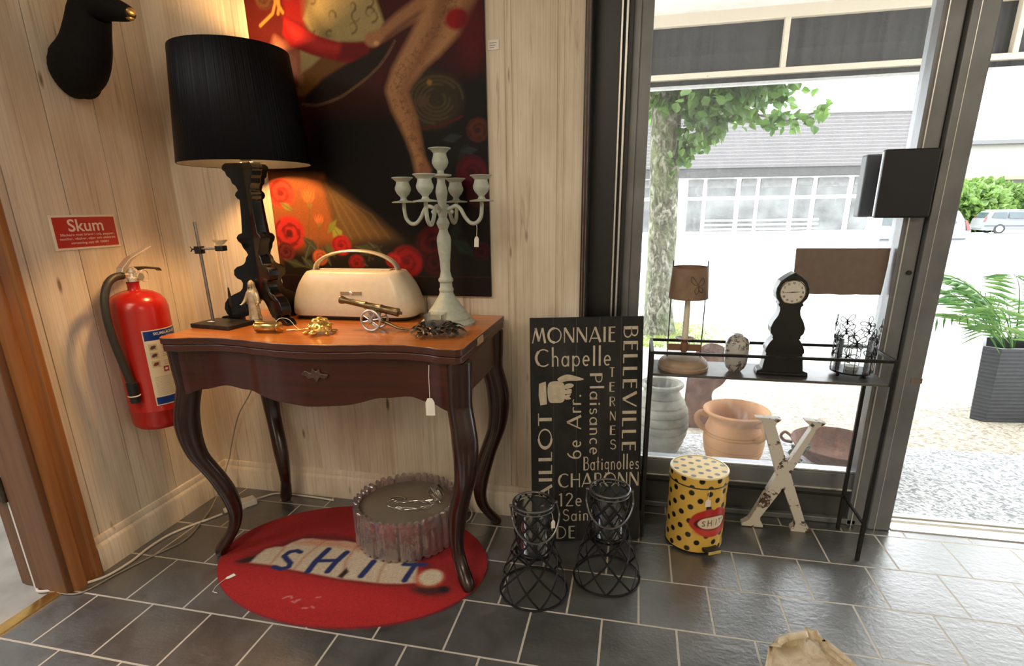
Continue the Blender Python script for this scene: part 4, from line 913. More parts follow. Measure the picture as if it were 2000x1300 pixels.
cv.rose((1.125, 1.215), .050, L_(92, 12, 26), L_(44, 8, 14), 1); cv.rose((1.15, 1.15), .045, L_(66, 10, 20), L_(30, 6, 12), 4)
# lower flowers
cv.poly([(.39, 1.23), (.606, 1.215), (.632, 1.066), (.70, 1.0), (.66, .90), (.39, .88)], L_(150, 86, 44), .03)
cv.poly([(.606, 1.20), (.67, 1.165), (.768, 1.091), (.87, 1.005), (.675, .985), (.629, 1.066)], L_(104, 78, 44), .04)
for k in range(5): cv.stroke([(.615 + .012 * k, 1.19 - .01 * k), (.65 + .03 * k, 1.09), (.69 + .035 * k, 1.01)], .0022, L_(140, 110, 66), .008, .5)
cv.poly([(.39, .98), (.60, .985), (.80, 1.0), (1.18, 1.02), (1.18, .80), (.39, .80)], L_(30, 24, 18), .06)
cv.rose((.440, 1.165), .050, L_(196, 66, 48), L_(108, 26, 20), .4); cv.rose((.452, 1.032), .060, L_(186, 46, 40), L_(44, 18, 16), 2.2); cv.rose((.430, .968), .034, L_(110, 40, 36), L_(56, 18, 16), 1)
for c, s2 in (((.543, 1.152), 1.0), ((.573, 1.075), .7)):
    for a in (-.6, -.2, .2, .6): cv.leaf((c[0], c[1] - .03 * s2), (c[0] + .045 * s2 * math.sin(a), c[1] + .034 * s2 * math.cos(a)), .010 * s2, L_(206, 118, 62), L_(120, 60, 30))
    cv.ell((c[0], c[1] - .028 * s2), .010 * s2, .012 * s2, L_(140, 110, 54), .3)
    cv.stroke([(c[0], c[1] - .034 * s2), (c[0] - .012, c[1] - .10 * s2), (c[0] - .02, c[1] - .16 * s2)], .0022, L_(128, 92, 44), .003)
cv.leaf((.43, 1.135), (.478, 1.105), .012, L_(140, 134, 62), L_(90, 80, 34)); cv.leaf((.62, 1.06), (.655, .995), .020, L_(146, 150, 64), L_(90, 92, 36)); cv.leaf((.60, 1.03), (.64, 1.075), .013, L_(124, 130, 56)); cv.leaf((.585, 1.0), (.62, .95), .016, L_(92, 92, 50))
for a, b2, w2 in (((.50, 1.02), (.56, .965), .018), ((.49, .95), (.54, .90), .017), ((.42, .94), (.50, .915), .015), ((.53, 1.0), (.50, .94), .014), ((.57, .99), (.60, .92), .014), ((.70, .985), (.78, .965), .020), ((.68, .95), (.74, .92), .018), ((.80, .96), (.75, 1.0), .012)):
    cv.leaf(a, b2, w2, L_(66, 70, 48), L_(104, 104, 76))
cv.rose((.561, .948), .028, L_(196, 96, 52), L_(120, 48, 26), 3); cv.rose((.648, .990), .036, L_(176, 34, 34), L_(112, 16, 18), 1.5); cv.rose((.70, .93), .03, L_(150, 30, 28), L_(92, 16, 16), 2)
for i in range(16): cv.ell((.755 + rb.gauss(0, .02), .965 + rb.gauss(0, .016)), .005, .005, L_(66, 50, 38), .5)
cv.rose((.885, .935), .056, L_(150, 26, 26), L_(92, 14, 16), .5); cv.rose((.985, .995), .058, L_(92, 18, 18), L_(34, 10, 10), 2.6); cv.rose((.985, .93), .04, L_(70, 16, 16), L_(30, 8, 8), 1); cv.rose((.835, .94), .026, L_(176, 36, 36), L_(110, 20, 20), 1)
cv.leaf((1.05, 1.01), (1.125, .955), .022, L_(36, 52, 34), L_(20, 30, 20)); cv.leaf((1.07, 1.07), (1.06, 1.0), .016, L_(24, 34, 22)); cv.rose((1.15, .97), .03, L_(62, 14, 16), L_(26, 8, 8), 3)
cv.poly([(.39, .885), (1.19, .885), (1.19, .80), (.39, .80)], L_(28, 17, 15), .006, .9); cv.stroke([(.39, .886), (1.19, .886)], .0015, L_(58, 34, 24), .003)
n_ = rng.normal(0, 1, cv.X.shape); cv.C *= .74 * (1 + .05 * n_)[..., None]
vcmat('oil_paint', .55, .15, 700).node_tree.nodes['Principled BSDF'].inputs['Specular IOR Level'].default_value = .18
pt = root('painting', 'large unframed dark canvas painting with red roses and a bare leg', 'painting', (.788, -.001, .822))
mb = cv.mesh(lambda x, z: (x - .788, -.0110, z - .822)); o = mb.build('canvas', vcmat('oil_paint', .55, .15, 700), pt, 0)
MB().box(-.390, .390, -.0108, -.001, 0, 1.078).build('stretcher', mat('dark_canvas_edge', (.012, .009, .008), .7), pt, 0)

# animal head mount
hd = root('animal_head', 'black animal head wall mount with a gold nose, cropped by the top edge', 'wall mount', (0, -.32, 1.53))
m_, t_, b_ = nmat('black_fur'); setp(b_, (.0045, .004, .0038), .8); b_.inputs['Specular IOR Level'].default_value = .2; n_ = noise(t_, mapped(t_, (60, 60, 120)), 1, 4, .7); bump(t_, b_, n_, .5, .005); M_fur = m_
SP = [((.003, 0, -.035), .056, .068), ((.03, 0, -.028), .066, .074), ((.06, 0, -.008), .066, .074), ((.088, 0, .028), .060, .066), ((.108, 0, .072), .052, .060), ((.125, .002, .112), .050, .052), ((.15, .004, .128), .046, .045), ((.18, .006, .122), .038, .036), ((.21, .008, .112), .030, .028), ((.235, .01, .105), .024, .022), ((.25, .01, .102), .018, .016)]
C_ = catmull([p for p, a, b2 in SP], 4); A_ = catmull([(a, b2, 0) for p, a, b2 in SP], 4); mb = MB(); P = []
for i in range(len(C_)):
    d = (C_[min(i + 1, len(C_) - 1)] - C_[max(i - 1, 0)]).normalized(); w = Vector((0, 1, 0)); u = w.cross(d).normalized() * -1; row = []
    for k in range(26):
        a = 2 * PI * k / 26; q_ = C_[i] + w * (A_[i].x * math.cos(a)) + u * (A_[i].y * math.sin(a)); q_.x = max(q_.x, .001); row.append(tuple(q_))
    P.append(row)
mb.grid(P, cv=True); mb.f.append(tuple(range(26))); mb.f.append(tuple((len(P) - 1) * 26 + k for k in range(26))[::-1])
mb.ball((.040, .012, -.058), (.038, .046, .044), 20, 12)
mb.build('head', M_fur, hd, 60)
for s in (-1, 1): MB().lathe([(.0, .060), (.014, .04), (.020, .016), (.016, -.008)], 14, (0, 0, 0), sx=.6).xf(Matrix.Translation((.12, .003 + s * .042, .165)) @ Matrix.Rotation(-s * .5, 4, 'X')).build('ear', M_fur, hd)
MB().ball((.249, .011, .106), (.011, .016, .010), 14, 10).ball((.243, .011, .090), (.010, .014, .005), 12, 8).build('nose', mat('dull_gold_nose', (.38, .25, .10), .35, .9), hd)

# red SKUM sign
sg = root('sign', 'red fire extinguisher sign reading Skum above the extinguisher', 'sign', (0, -.374, 1.053))
M_red = mat('sign_red', (.42, .018, .015), .35, 0, .08, 8); M_sw = mat('sign_white', (.74, .66, .54), .45, 0, .04)
MB().box(.0003, .0035, -.106, .106, -.050, .050).build('plate', M_sw, sg, 0, .001)
MB().box(.003, .0040, -.0995, .0995, -.0435, .0435).build('red_field', M_red, sg, 0)
fx = lambda a, z: (.0046, a, z); mb = MB()
text_on(mb, 'Skum', fx, -.057, .057, .002, .038, bold=.015)
for s2, x0, x1, z0 in (('Släckare mot brand i trä, papper,', -.086, .090, -.012), ('textilier, vätskor, oljor och elektrisk', -.090, .092, -.0235), ('utrustning upp till 1000V', -.058, .066, -.0355)): text_on(mb, s2, fx, x0, x1, z0, z0 + .0088, bold=.012)
mb.build('lettering', mat('sign_lettering', (.80, .62, .54), .5, 0, .03), sg, 0)

# fire extinguisher
ex = root('fire_extinguisher', 'red foam fire extinguisher hanging on the white plank wall left of the table', 'fire extinguisher', (.100, -.345, .425))
M_exred = mat('extinguisher_red', (.40, .013, .008), .22, 0, .05, 6)
R_ = .084
MB().lathe([(.0, .012), (.045, .010), (.060, 0), (.072, .002), (R_ - .002, .012), (R_, .022), (R_, .062), (R_ + .0012, .064), (R_ + .0012, .067), (R_, .069), (R_, .392), (R_ - .004, .412), (R_ - .016, .430), (R_ - .035, .442), (R_ - .055, .448), (.019, .449), (.017, .453), (.017, .468), (.018, .470), (.018, .474), (0, .474)], 64).build('cylinder', M_exred, ex, 35)
v_ = MB().lathe([(.017, .474), (.021, .476), (.021, .486), (.016, .489), (.014, .50), (.014, .518), (0, .520)], 20).tube([(0, -.01, .495), (0, -.036, .497)], .0095, 12).ball((0, .004, .505), (.016, .020, .016), 12, 8).build('valve', M_chrome, ex, 40)
mb = MB().prism([(-.040, .507), (-.036, .520), (-.002, .547), (.082, .580), (.086, .577), (.004, .538), (-.022, .512), (-.030, .503)], lambda a, z, t: (t, a, z), -.012, .012); mb.build('squeeze_lever', M_chrome, ex, 0, .002)
MB().prism([(.010, .520), (.05, .518), (.105, .508), (.112, .498), (.108, .497), (.100, .503), (.05, .510), (.010, .506)], lambda a, z, t: (t, a, z), -.010, .010).build('carry_handle', mat('dark_steel', (.12, .10, .08), .3, .9), ex, 0, .002)
MB().tube([(.016, .032 + .016 * math.cos(a), .490 + .018 * math.sin(a)) for a in np.linspace(0, 2 * PI, 20, endpoint=False)], .0013, 6, closed=True).build('pull_ring', M_chrome, ex)
MB().lathe([(0, 0), (.010, 0), (.012, .003), (.012, .006), (0, .006)], 16).xf(Matrix.Translation((.018, .012, .489)) @ Matrix.Rotation(PI / 2, 4, 'Y')).build('pressure_gauge', M_chrome, ex, 30)
M_hose = mat('black_rubber_hose', (.030, .027, .020), .5, 0, .15, 90)
hp = catmull([(0, -.030, .497), (0, -.060, .494), (.002, -.090, .475), (.004, -.112, .430), (.006, -.118, .370), (.008, -.114, .300), (.012, -.106, .235), (.016, -.100, .180), (.018, -.098, .150)], 6)
MB().tube(hp, .0115, 14).build('hose', M_hose, ex)
MB().lathe([(.0115, .032), (.0165, .03), (.0165, -.008), (.0145, -.012), (.0145, -.034), (.010, -.036), (0, -.036)], 18, (.0185, -.098, .142)).build('nozzle', mat('black_plastic', (.012, .012, .012), .4), ex, 40)
MB().tube([(.0185 + .0158 * math.cos(a), -.098 + .0158 * math.sin(a), .130) for a in np.linspace(0, 2 * PI, 18, endpoint=False)], .0022, 6, closed=True).build('nozzle_ring', M_sw, ex)
MB().box(-.098, -.07, -.03, .03, .30, .42).build('wall_bracket', M_iron, ex, 0, .002)
# printed label wrapped on the cylinder: a = arc position in metres, z
lb = Canvas(0, .135, .085, .330, .0012, L_(222, 206, 176))
A0 = math.radians(-47)
def on_cyl(a, z, d=.0008): an = A0 + a / R_; return ((R_ + d) * math.cos(an), (R_ + d) * math.sin(an), z)
lb.poly([(0, .33), (.135, .33), (.135, .085), (0, .085)], L_(222, 206, 176), .001)
lb.poly([(.003, .327), (.132, .327), (.132, .297), (.003, .297)], L_(22, 52, 122), .001); lb.poly([(.003, .112), (.132, .112), (.132, .088), (.003, .088)], L_(22, 52, 122), .001)
for k, z in enumerate((.276, .250, .222)):
    lb.poly([(.010, z + .010), (.034, z + .010), (.034, z - .012), (.010, z - .012)], L_(196, 178, 146), .001); lb.ell((.022, z - .001), .009, .005, L_(90, 60, 54) if k != 2 else L_(120, 40, 30), .3, ang=.5); lb.stroke([(.018, z + .004), (.028, z - .006)], .001, L_(70, 60, 60), .001)
    for q in range(3): lb.stroke([(.046, z + .006 - q * .006), (.046 + .07 - .012 * q, z + .006 - q * .006)], .0009, L_(130, 112, 92), .001, .8)
for x in (.040, .062, .084): lb.poly([(x, .210), (x + .017, .210), (x + .017, .192), (x, .192)], L_(150, 40, 30), .001); lb.ell((x + .0085, .201), .005, .004, L_(230, 210, 190), .3)
for q in range(13): lb.stroke([(.010, .178 - q * .005), (.125 - .02 * (q % 3 == 2), .178 - q * .005)], .0010, L_(168, 152, 128), .001, .7)
lb.poly([(.095, .150), (.101, .150), (.101, .135), (.095, .135)], L_(60, 60, 66), .001)
lbo = lb.mesh(lambda a, z: on_cyl(a, z)).build('label', vcmat('printed_label', .35), ex, 60)
mb = MB(); text_on(mb, 'SKUMSLÄCKARE', lambda a, z: on_cyl(a, z, .0013), .030, .112, .3125, .3235, bold=.02); text_on(mb, '6 LITER', lambda a, z: on_cyl(a, z, .0013), .052, .092, .3035, .3085)
for q, s2 in enumerate(('1', '2', '3')): text_on(mb, s2, lambda a, z: on_cyl(a, z, .0013), .0385, .0415, .278 - .027 * q, .284 - .027 * q)
mb.build('lettering', mat('label_lettering', (.62, .60, .58), .5, 0, 0), lbo, 0)

# small paper note on the planks beside the painting
nt = root('note', 'small white paper price note on the wall right of the painting', 'note', (1.202, -.001, 1.565))
MB().box(-.017, .017, -.0012, 0, -.013, .013).build('paper', MC['tag_paper'], nt, 0)
mb = MB()
for q, z in enumerate((.004, -.002, -.008)): mb.box(-.012, .010 - .004 * q, -.0015, -.0011, z, z + .0018)
mb.build('scribble', mat('grey_ink', (.25, .24, .26), .6), nt, 0)

# ============================================================ PARIS SIGNBOARD leaning on the wall
BL, BRt, TL = Vector((1.344, -.166, .001)), Vector((1.703, -.077, .001)), Vector((1.293, -.076, .764))
U = (BRt - BL); W_ = U.length; U.normalize(); V = (TL - BL); V = (V - U * V.dot(U)); H_ = V.length; V.normalize(); N_ = U.cross(V)
bd = root('signboard', 'black wooden signboard with cream Paris district names leaning by the window', 'sign', tuple(BL))
fb_ = lambda s, t, d=.0: tuple(U * (s * W_) + V * ((1 - t) * H_) + N_ * d)
m_, t_, b_ = nmat('chalkboard_black'); setp(b_, None, .6); b_.inputs['Specular IOR Level'].default_value = .2; n_ = noise(t_, mapped(t_, (9, 9, 5)), 1, 5, .65); t_.links.new(ramp(t_, n_, (.4, (.016, .0155, .0155)), (.62, (.030, .028, .026)), (.8, (.085, .072, .060))), b_.inputs['Base Color'])
MB().prism([(0, 0), (1, 0), (1, 1), (0, 1)], lambda a, b2, t: fb_(a, b2, t), -.018, 0).build('board', m_, bd, 0, .002)
mb = MB()
for s2 in (.2, .405, .61, .80): mb.prism([(s2, 0), (s2 + .006, 0), (s2 + .006, 1), (s2, 1)], lambda a, b2, t: fb_(a, b2, t), -.001, .0003)
mb.build('board_joints', mat('board_joint', (.035, .032, .030), .6), bd, 0)
# deco lettering drawn as flat strokes: thick stems, thin bars
TK, TN = .155, .075
def arc_(cx0, cy0, rx, ry, a0, a1, n=18): return [(cx0 + rx * math.cos(math.radians(a0 + (a1 - a0) * i / n)), cy0 + ry * math.sin(math.radians(a0 + (a1 - a0) * i / n))) for i in range(n + 1)]
XH = .60
GL = {
 'M': (1.0, [([(.05, 0), (.28, 1)], TN), ([(.27, 1), (.50, .12)], TK), ([(.50, .12), (.73, 1)], TN), ([(.74, 1), (.93, 0)], TK)]),
 'O': (1.0, [(arc_(.5, .5, .44, .47, 90, 270), TK), (arc_(.5, .5, .44, .47, -90, 90), TN)]),
 'N': (.80, [([(.08, 0), (.08, 1)], TN), ([(.10, .98), (.70, .03)], TK), ([(.72, 0), (.72, 1)], TN)]),
 'A': (.85, [([(.03, 0), (.42, 1)], TN), ([(.42, 1), (.80, 0)], TK), ([(.17, .26), (.66, .26)], TN)]),
 'I': (.28, [([(.14, 0), (.14, 1)], TK)]),
 'E': (.55, [([(.12, 0), (.12, 1)], TK), ([(.1, .97), (.50, .97)], TN), ([(.1, .60), (.46, .60)], TN), ([(.1, .03), (.50, .03)], TN)]),
 'B': (.62, [([(.12, 0), (.12, 1)], TK), ([(.1, .97)] + arc_(.30, .76, .20, .21, 90, -90) + [(.1, .55)], TN), ([(.1, .55)] + arc_(.32, .29, .25, .26, 90, -90) + [(.1, .03)], TN)]),
 'L': (.52, [([(.12, 0), (.12, 1)], TK), ([(.1, .03), (.48, .03)], TN)]),
 'V': (.82, [([(.05, 1), (.40, .02)], TK), ([(.40, .02), (.76, 1)], TN)]),
 'T': (.62, [([(.31, 0), (.31, 1)], TK), ([(.02, .97), (.60, .97)], TN)]),
 'R': (.66, [([(.12, 0), (.12, 1)], TK), ([(.1, .97)] + arc_(.34, .74, .22, .23, 90, -90) + [(.1, .51)], TN), ([(.30, .51), (.60, 0)], TN)]),
 'S': (.58, [(arc_(.29, .74, .20, .22, 20, 250) + arc_(.29, .27, .22, .24, 80, -160), .085)]),
 'C': (.86, [(arc_(.5, .5, .43, .47, 130, 235), TK), (arc_(.5, .5, .43, .47, 50, 132), TN), (arc_(.5, .5, .43, .47, 232, 312), TN)]),
 'H': (.78, [([(.10, 0), (.10, 1)], TK), ([(.70, 0), (.70, 1)], TN), ([(.1, .56), (.7, .56)], TN)]),
 'D': (.82, [([(.12, 0), (.12, 1)], TK), ([(.1, .97)] + arc_(.32, .5, .42, .47, 90, -90) + [(.1, .03)], TN)]),
 'P': (.62, [([(.12, 0), (.12, 1)], TK), ([(.1, .97)] + arc_(.32, .72, .22, .25, 90, -90) + [(.1, .47)], TN)]),
 'h': (.50, [([(.10, 0), (.10, 1.1)], .11), (arc_(.25, .38, .15, .20, 180, 0) + [(.40, 0)], .075)]),
 'a': (.52, [(arc_(.24, .29, .18, .27, 0, 360), .085), ([(.43, 0), (.43, XH)], .11)]),
 'p': (.54, [([(.10, -.30), (.10, XH)], .11), (arc_(.29, .29, .18, .27, 0, 360), .075)]),
 'e': (.50, [([(.08, .31), (.40, .31)] + arc_(.24, .30, .17, .27, 0, 310), .085)]),
 'l': (.24, [([(.12, 0), (.12, 1.15)], .12)]),
 'i': (.24, [([(.12, 0), (.12, .56)], .12), (arc_(.12, .76, .035, .035, 0, 360, 8), .07)]),
 's': (.42, [(arc_(.20, .43, .12, .13, 20, 250) + arc_(.20, .16, .14, .14, 80, -160), .08)]),
 'n': (.50, [([(.10, 0), (.10, .58)], .11), (arc_(.25, .38, .15, .20, 180, 0) + [(.40, 0)], .075)]),
 'c': (.46, [(arc_(.25, .30, .18, .27, 50, 310), .09)]),
 't': (.36, [([(.17, 0), (.17, .95)], .11), ([(.02, .60), (.33, .60)], .06)]),
 'g': (.54, [(arc_(.26, .32, .18, .25, 0, 360), .08), ([(.44, .58), (.44, -.12)] + arc_(.27, -.12, .17, .16, 0, -150), .08)]),
 'o': (.52, [(arc_(.26, .30, .19, .27, 0, 360), .09)]),
 'r': (.36, [([(.10, 0), (.10, .58)], .11), (arc_(.26, .40, .14, .17, 170, 40), .07)]),
 '.': (.26, [(arc_(.12, .06, .03, .03, 0, 360, 8), .07)]), ' ': (.40, []),
 '6': (.62, [(arc_(.30, .28, .21, .26, 0, 360), .09), (arc_(.50, .34, .42, .64, 180, 105), .09)]),
 '1': (.36, [([(.20, 0), (.20, 1), (.06, .86)], .11)]),
 '2': (.58, [(arc_(.28, .74, .20, .23, 165, -40) + [(.08, .05)], .085), ([(.06, .04), (.54, .04)], .07)])}
def deco(mb, word, fn):
    V_ = []; x = 0
    segs = []
    for ch in word:
        w, st = GL[ch]
        for P, wd in st: segs.append(([(x + a, b2) for a, b2 in P], wd))
        x += w + .10
    xs_ = [a for P, w in segs for a, b2 in P]; ys_ = [b2 for P, w in segs for a, b2 in P]
    x0, x1, y0, y1 = min(xs_) - .05, max(xs_) + .05, min(ys_) - .03, max(ys_) + .03
    for P, wd in segs:
        n = len(P); v = []
        for i in range(n):
            a, b2 = P[max(i - 1, 0)], P[min(i + 1, n - 1)]; dx, dy = b2[0] - a[0], b2[1] - a[1]; L = math.hypot(dx, dy) + 1e-9; nx, ny = -dy / L * wd / 2, dx / L * wd / 2
            for sg_ in (1, -1): v.append(fn((P[i][0] + sg_ * nx - x0) / (x1 - x0), (P[i][1] + sg_ * ny - y0) / (y1 - y0)))
        mb.add(v, [(2 * i, 2 * i + 1, 2 * i + 3, 2 * i + 2) for i in range(n - 1)])
# (word, s0, s1, t_top, t_bottom, rotation)
M_lett = mat('cream_lettering', (.52, .45, .34), .6, 0, .15, 60)
def put(wd, s0, s1, t0, t1, rot=0, mb=None):
    def fn(a, b2):
        if rot == 90: a, b2 = 1 - b2, a
        elif rot == -90: a, b2 = b2, 1 - a
        return fb_(s0 + (s1 - s0) * a, t1 + (t0 - t1) * b2, .0008)
    m = mb if mb is not None else MB(); deco(m, wd, fn)
    if mb is None: m.build('lettering', M_lett, bd, 0)
put('MONNAIE', .015, .755, .040, .108); put('Chapelle', .045, .715, .118, .232)
put('BELLEVILLE', .820, .955, .042, .590, -90); put('Plaisance', .525, .660, .240, .600, -90)
mb = MB()
for k, ch in enumerate('TERNES'): put(ch, .702 + .003 * k, .752 + .004 * k, .214 + .0640 * k, .258 + .0640 * k, 0, mb)
mb.build('lettering', M_lett, bd, 0)
put('6e Arr.', .320, .455, .330, .618, 90); put('CHAILLOT', .060, .190, .405, .985, 90)
put('Batignolles', .475, .985, .598, .690); put('CHARONN', .245, .985, .682, .750)
put('12e', .245, .46, .772, .838); put('Saint', .285, .58, .850, .907); put('DE', .225, .40, .928, .990)
# pointing hand
mb = MB(); PZ = lambda P, n=4: cat2(P, n, True)
def flat(P): mb.add([fb_(a, b2 - .030 , .0009) for a, b2 in P], [tuple(range(len(P)))])
flat([(.075, .31), (.135, .30), (.145, .40), (.085, .405), (.07, .36)])
flat(PZ([(.155, .315), (.22, .30), (.30, .315), (.30, .385), (.22, .395), (.16, .385)]))
flat(PZ([(.24, .290), (.32, .272), (.42, .283), (.475, .294), (.42, .300), (.33, .300), (.27, .305)]))
for k in range(3): flat(PZ([(.31, .315 + .024 * k), (.36, .311 + .024 * k), (.385 - .02 * k, .320 + .024 * k), (.36, .331 + .024 * k), (.31, .333 + .024 * k)], 3))
mb.build('pointing_hand', MC['cream_lettering'], bd, 0)
# ============================================================ ON THE FLOOR
# round lips rug
cv = Canvas(-.456, .456, -.318, .318, .0034, L_(150, 20, 20))
ox, oy = .776, -.372
S_ = lambda P: [(x - ox, y - oy) for x, y in P]
cv.poly(S_([(.30, -.47), (1.26, -.49), (1.2, -.75), (.3, -.75)]), L_(172, 24, 22), .10)
cv.ell((.05, -.20), .25, .05, L_(188, 34, 30), .9, .5)
cv.stroke(S_([(.430, -.465), (.47, -.405), (.52, -.34), (.57, -.30), (.64, -.285), (.72, -.29), (.86, -.30), (1.0, -.33), (1.04, -.38)]), .016, L_(92, 12, 14), .035, .9)
cv.poly(S_([(.405, -.475), (.435, -.445), (.462, -.43), (.468, -.462), (.44, -.476)]), L_(44, 10, 12), .012)
teeth = [(.46, -.47), (.457, -.427), (.463, -.394), (.487, -.375), (.514, -.37), (.527, -.343), (.551, -.314), (.583, -.306), (.623, -.308), (.671, -.305), (.713, -.297), (.863, -.314), (.985, -.347), (1.005, -.379), (1.035, -.457), (.989, -.472), (.945, -.479), (.905, -.483), (.863, -.484), (.805, -.487), (.772, -.486), (.691, -.48), (.608, -.475), (.54, -.467)]
cv.poly(S_(teeth), L_(196, 176, 148), .010)
cv.poly(S_([(.53, -.345), (.58, -.31), (.70, -.30), (.86, -.315), (1.0, -.35), (.86, -.345), (.70, -.335), (.58, -.345)]), L_(196, 128, 92), .02, .7)
for P in ([(.520, -.37), (.530, -.468)], [(.635, -.31), (.618, -.40), (.622, -.478)], [(.760, -.31), (.765, -.40), (.80, -.486)], [(.895, -.34), (.90, -.42), (.915, -.48)]): cv.stroke(S_(P), .003, L_(176, 104, 72), .012, .8)
cv.stroke(S_([(.46, -.478), (.54, -.476), (.69, -.488), (.80, -.494), (.95, -.488), (1.03, -.470)]), .004, L_(96, 16, 16), .012, .8)
cv.poly(S_([(.785, -.430), (.803, -.45), (.797, -.484), (.778, -.480)]), L_(40, 14, 12), .008)
cv.ell((1.083 - ox, -.484 - oy), .052, .022, L_(70, 18, 16), .8); cv.ell((1.128 - ox, -.470 - oy), .020, .016, L_(30, 8, 8), .7)
cv.ell((1.066 - ox, -.428 - oy), .044, .042, L_(198, 100, 60), .5); cv.ell((1.069 - ox, -.424 - oy), .036, .038, L_(206, 188, 158), .35)
BLU = L_(26, 38, 92)
cv.stroke(S_([(.590, -.386), (.572, -.380), (.552, -.392), (.548, -.416), (.570, -.432), (.592, -.446), (.598, -.466), (.58, -.480), (.550, -.474)]), .0095, BLU, .005)
cv.stroke(S_([(.674, -.352), (.668, -.42), (.673, -.474)]), .011, BLU, .005); cv.stroke(S_([(.744, -.356), (.735, -.41), (.735, -.462)]), .011, BLU, .005); cv.stroke(S_([(.672, -.418), (.738, -.402)]), .009, BLU, .005)
cv.stroke(S_([(.856, -.385), (.851, -.462)]), .011, BLU, .005); cv.stroke(S_([(.996, -.372), (.994, -.455)]), .010, BLU, .005); cv.stroke(S_([(.960, -.380), (1.025, -.368)]), .009, BLU, .005)
for P in ([(.672, -.603), (.680, -.592), (.690, -.590), (.697, -.598)], [(.705, -.610), (.716, -.612), (.722, -.600)], [(.715, -.603), (.724, -.598)], [(.768, -.579), (.778, -.577)], [(.752, -.629), (.766, -.626)], [(.775, -.618), (.785, -.622)]): cv.stroke(S_(P), .0028, L_(206, 120, 116), .003, .9)
cv.C *= .86 * (1 + .10 * rng.normal(0, 1, cv.X.shape))[..., None]
q = (cv.X / .452) ** 2 + (cv.Y / .315) ** 2; q = .25 * (q[:-1, :-1] + q[1:, :-1] + q[:-1, 1:] + q[1:, 1:])
rg_ = root('rug', 'oval red lips rug with blue letters on white teeth under the card table', 'rug', (ox, oy, 0))
cv.mesh(lambda x, y: (x, y, .0064), q < 1).build('pile', vcmat('rug_print', .95, .6, 420), rg_, 0)
N__ = 120; rim = [(.454 * math.cos(2 * PI * k / N__), .317 * math.sin(2 * PI * k / N__)) for k in range(N__)]
MB().prism(rim, lambda a, b2, t: (a, b2, t), .0, .0060).build('rug_edge', mat('rug_edge_red', (.24, .012, .016), .9, 0, .2, 200, .3), rg_, 30)
price_tag('price_tag', 'white price tag on a string lying on the left end of the red rug', (.441, -.560, .0085), Matrix.Rotation(PI / 2, 4, 'X') @ Matrix.Rotation(-.5, 4, 'Y'), .014, .028, [(.461, -.622, .007), (.445, -.622, .009), (.437, -.60, .009), (.438, -.575, .009), (.441, -.560, .009)])

# cut glass drum
gb = root('glass_bowl', 'large round cut glass cake drum with a scalloped rim on the red rug', 'glass bowl', (.905, -.205, .0068))
m_ = bpy.data.materials.new('cut_glass'); m_.use_nodes = True; t_ = m_.node_tree; N = t_.nodes; N.clear()
out = N.new('ShaderNodeOutputMaterial'); gl = N.new('ShaderNodeBsdfGlossy'); gl.inputs[0].default_value = (.95, .9, .9, 1); gl.inputs['Roughness'].default_value = .06
df = N.new('ShaderNodeBsdfTranslucent'); df.inputs[0].default_value = (.75, .62, .61, 1); d2 = N.new('ShaderNodeBsdfDiffuse'); d2.inputs[0].default_value = (.55, .45, .44, 1); tr_ = N.new('ShaderNodeBsdfTransparent'); tr_.inputs[0].default_value = (.95, .88, .88, 1)
v_ = mapped(t_, (1, 1, .45)); n_ = noise(t_, v_, 85, 3, .6); vo = N.new('ShaderNodeTexVoronoi'); vo.inputs['Scale'].default_value = 75; t_.links.new(v_, vo.inputs['Vector'])
bp = N.new('ShaderNodeBump'); bp.inputs['Strength'].default_value = .55; bp.inputs['Distance'].default_value = .004; t_.links.new(M(t_, 'ADD', n_, vo.outputs['Distance']), bp.inputs['Height'])
for s in (gl, df, d2): t_.links.new(bp.outputs[0], s.inputs['Normal'])
def mixsh(a, b2, f):
    m = N.new('ShaderNodeMixShader'); t_.links.new(a, m.inputs[1]); t_.links.new(b2, m.inputs[2])
    if isinstance(f, float): m.inputs[0].default_value = f
    else: t_.links.new(f, m.inputs[0])
    return m.outputs[0]
fr = N.new('ShaderNodeFresnel'); fr.inputs[0].default_value = 1.55; t_.links.new(bp.outputs[0], fr.inputs['Normal'])
s1 = mixsh(df.outputs[0], d2.outputs[0], .5); s2 = mixsh(s1, tr_.outputs[0], .58); s3 = mixsh(s2, gl.outputs[0], M(t_, 'ADD', M(t_, 'MULTIPLY', fr.outputs[0], 1.0), .16)); t_.links.new(s3, out.inputs[0]); M_cut = m_
P = []; nseg = 168; R0 = .170
for i in range(23):
    t = i / 22; row = []
    for k in range(nseg):
        a = 2 * PI * k / nseg; lob = abs(math.sin(a * 7)) ** .5; fine = abs(math.sin(a * 21 + (k % 3) * .02)) ** .6
        r = R0 + .008 * lob + .0045 * fine + .0012 * math.sin(a * 63); z = .010 + t * .120 + (.012 * fine + .004 * lob) * t ** 3 - (.006 * fine) * (1 - t) ** 4
        row.append((r * math.cos(a), r * math.sin(a), max(z, 0)))
    P.append(row)
for i in range(8):
    t = i / 7; P.append([((R0 - .008) * math.cos(2 * PI * k / nseg), (R0 - .008) * math.sin(2 * PI * k / nseg), .130 + .010 * abs(math.sin(2 * PI * k / nseg * 21)) ** .6 * (1 - t) - .035 * t) for k in range(nseg)])
MB().grid(P, cv=True, flip=True).build('scalloped_wall', M_cut, gb, 60)
MB().lathe([(0, .112), (.158, .112), (.161, .115), (.161, .119), (.158, .121), (0, .121)], 80).build('brown_plate', mat('smoky_brown_plate', (.20, .155, .11), .35, .2, .10, 7), gb, 40)
MB().lathe([(0, .004), (.165, .004), (.168, .010), (0, .010)], 64).build('glass_base', M_cut, gb, 40)
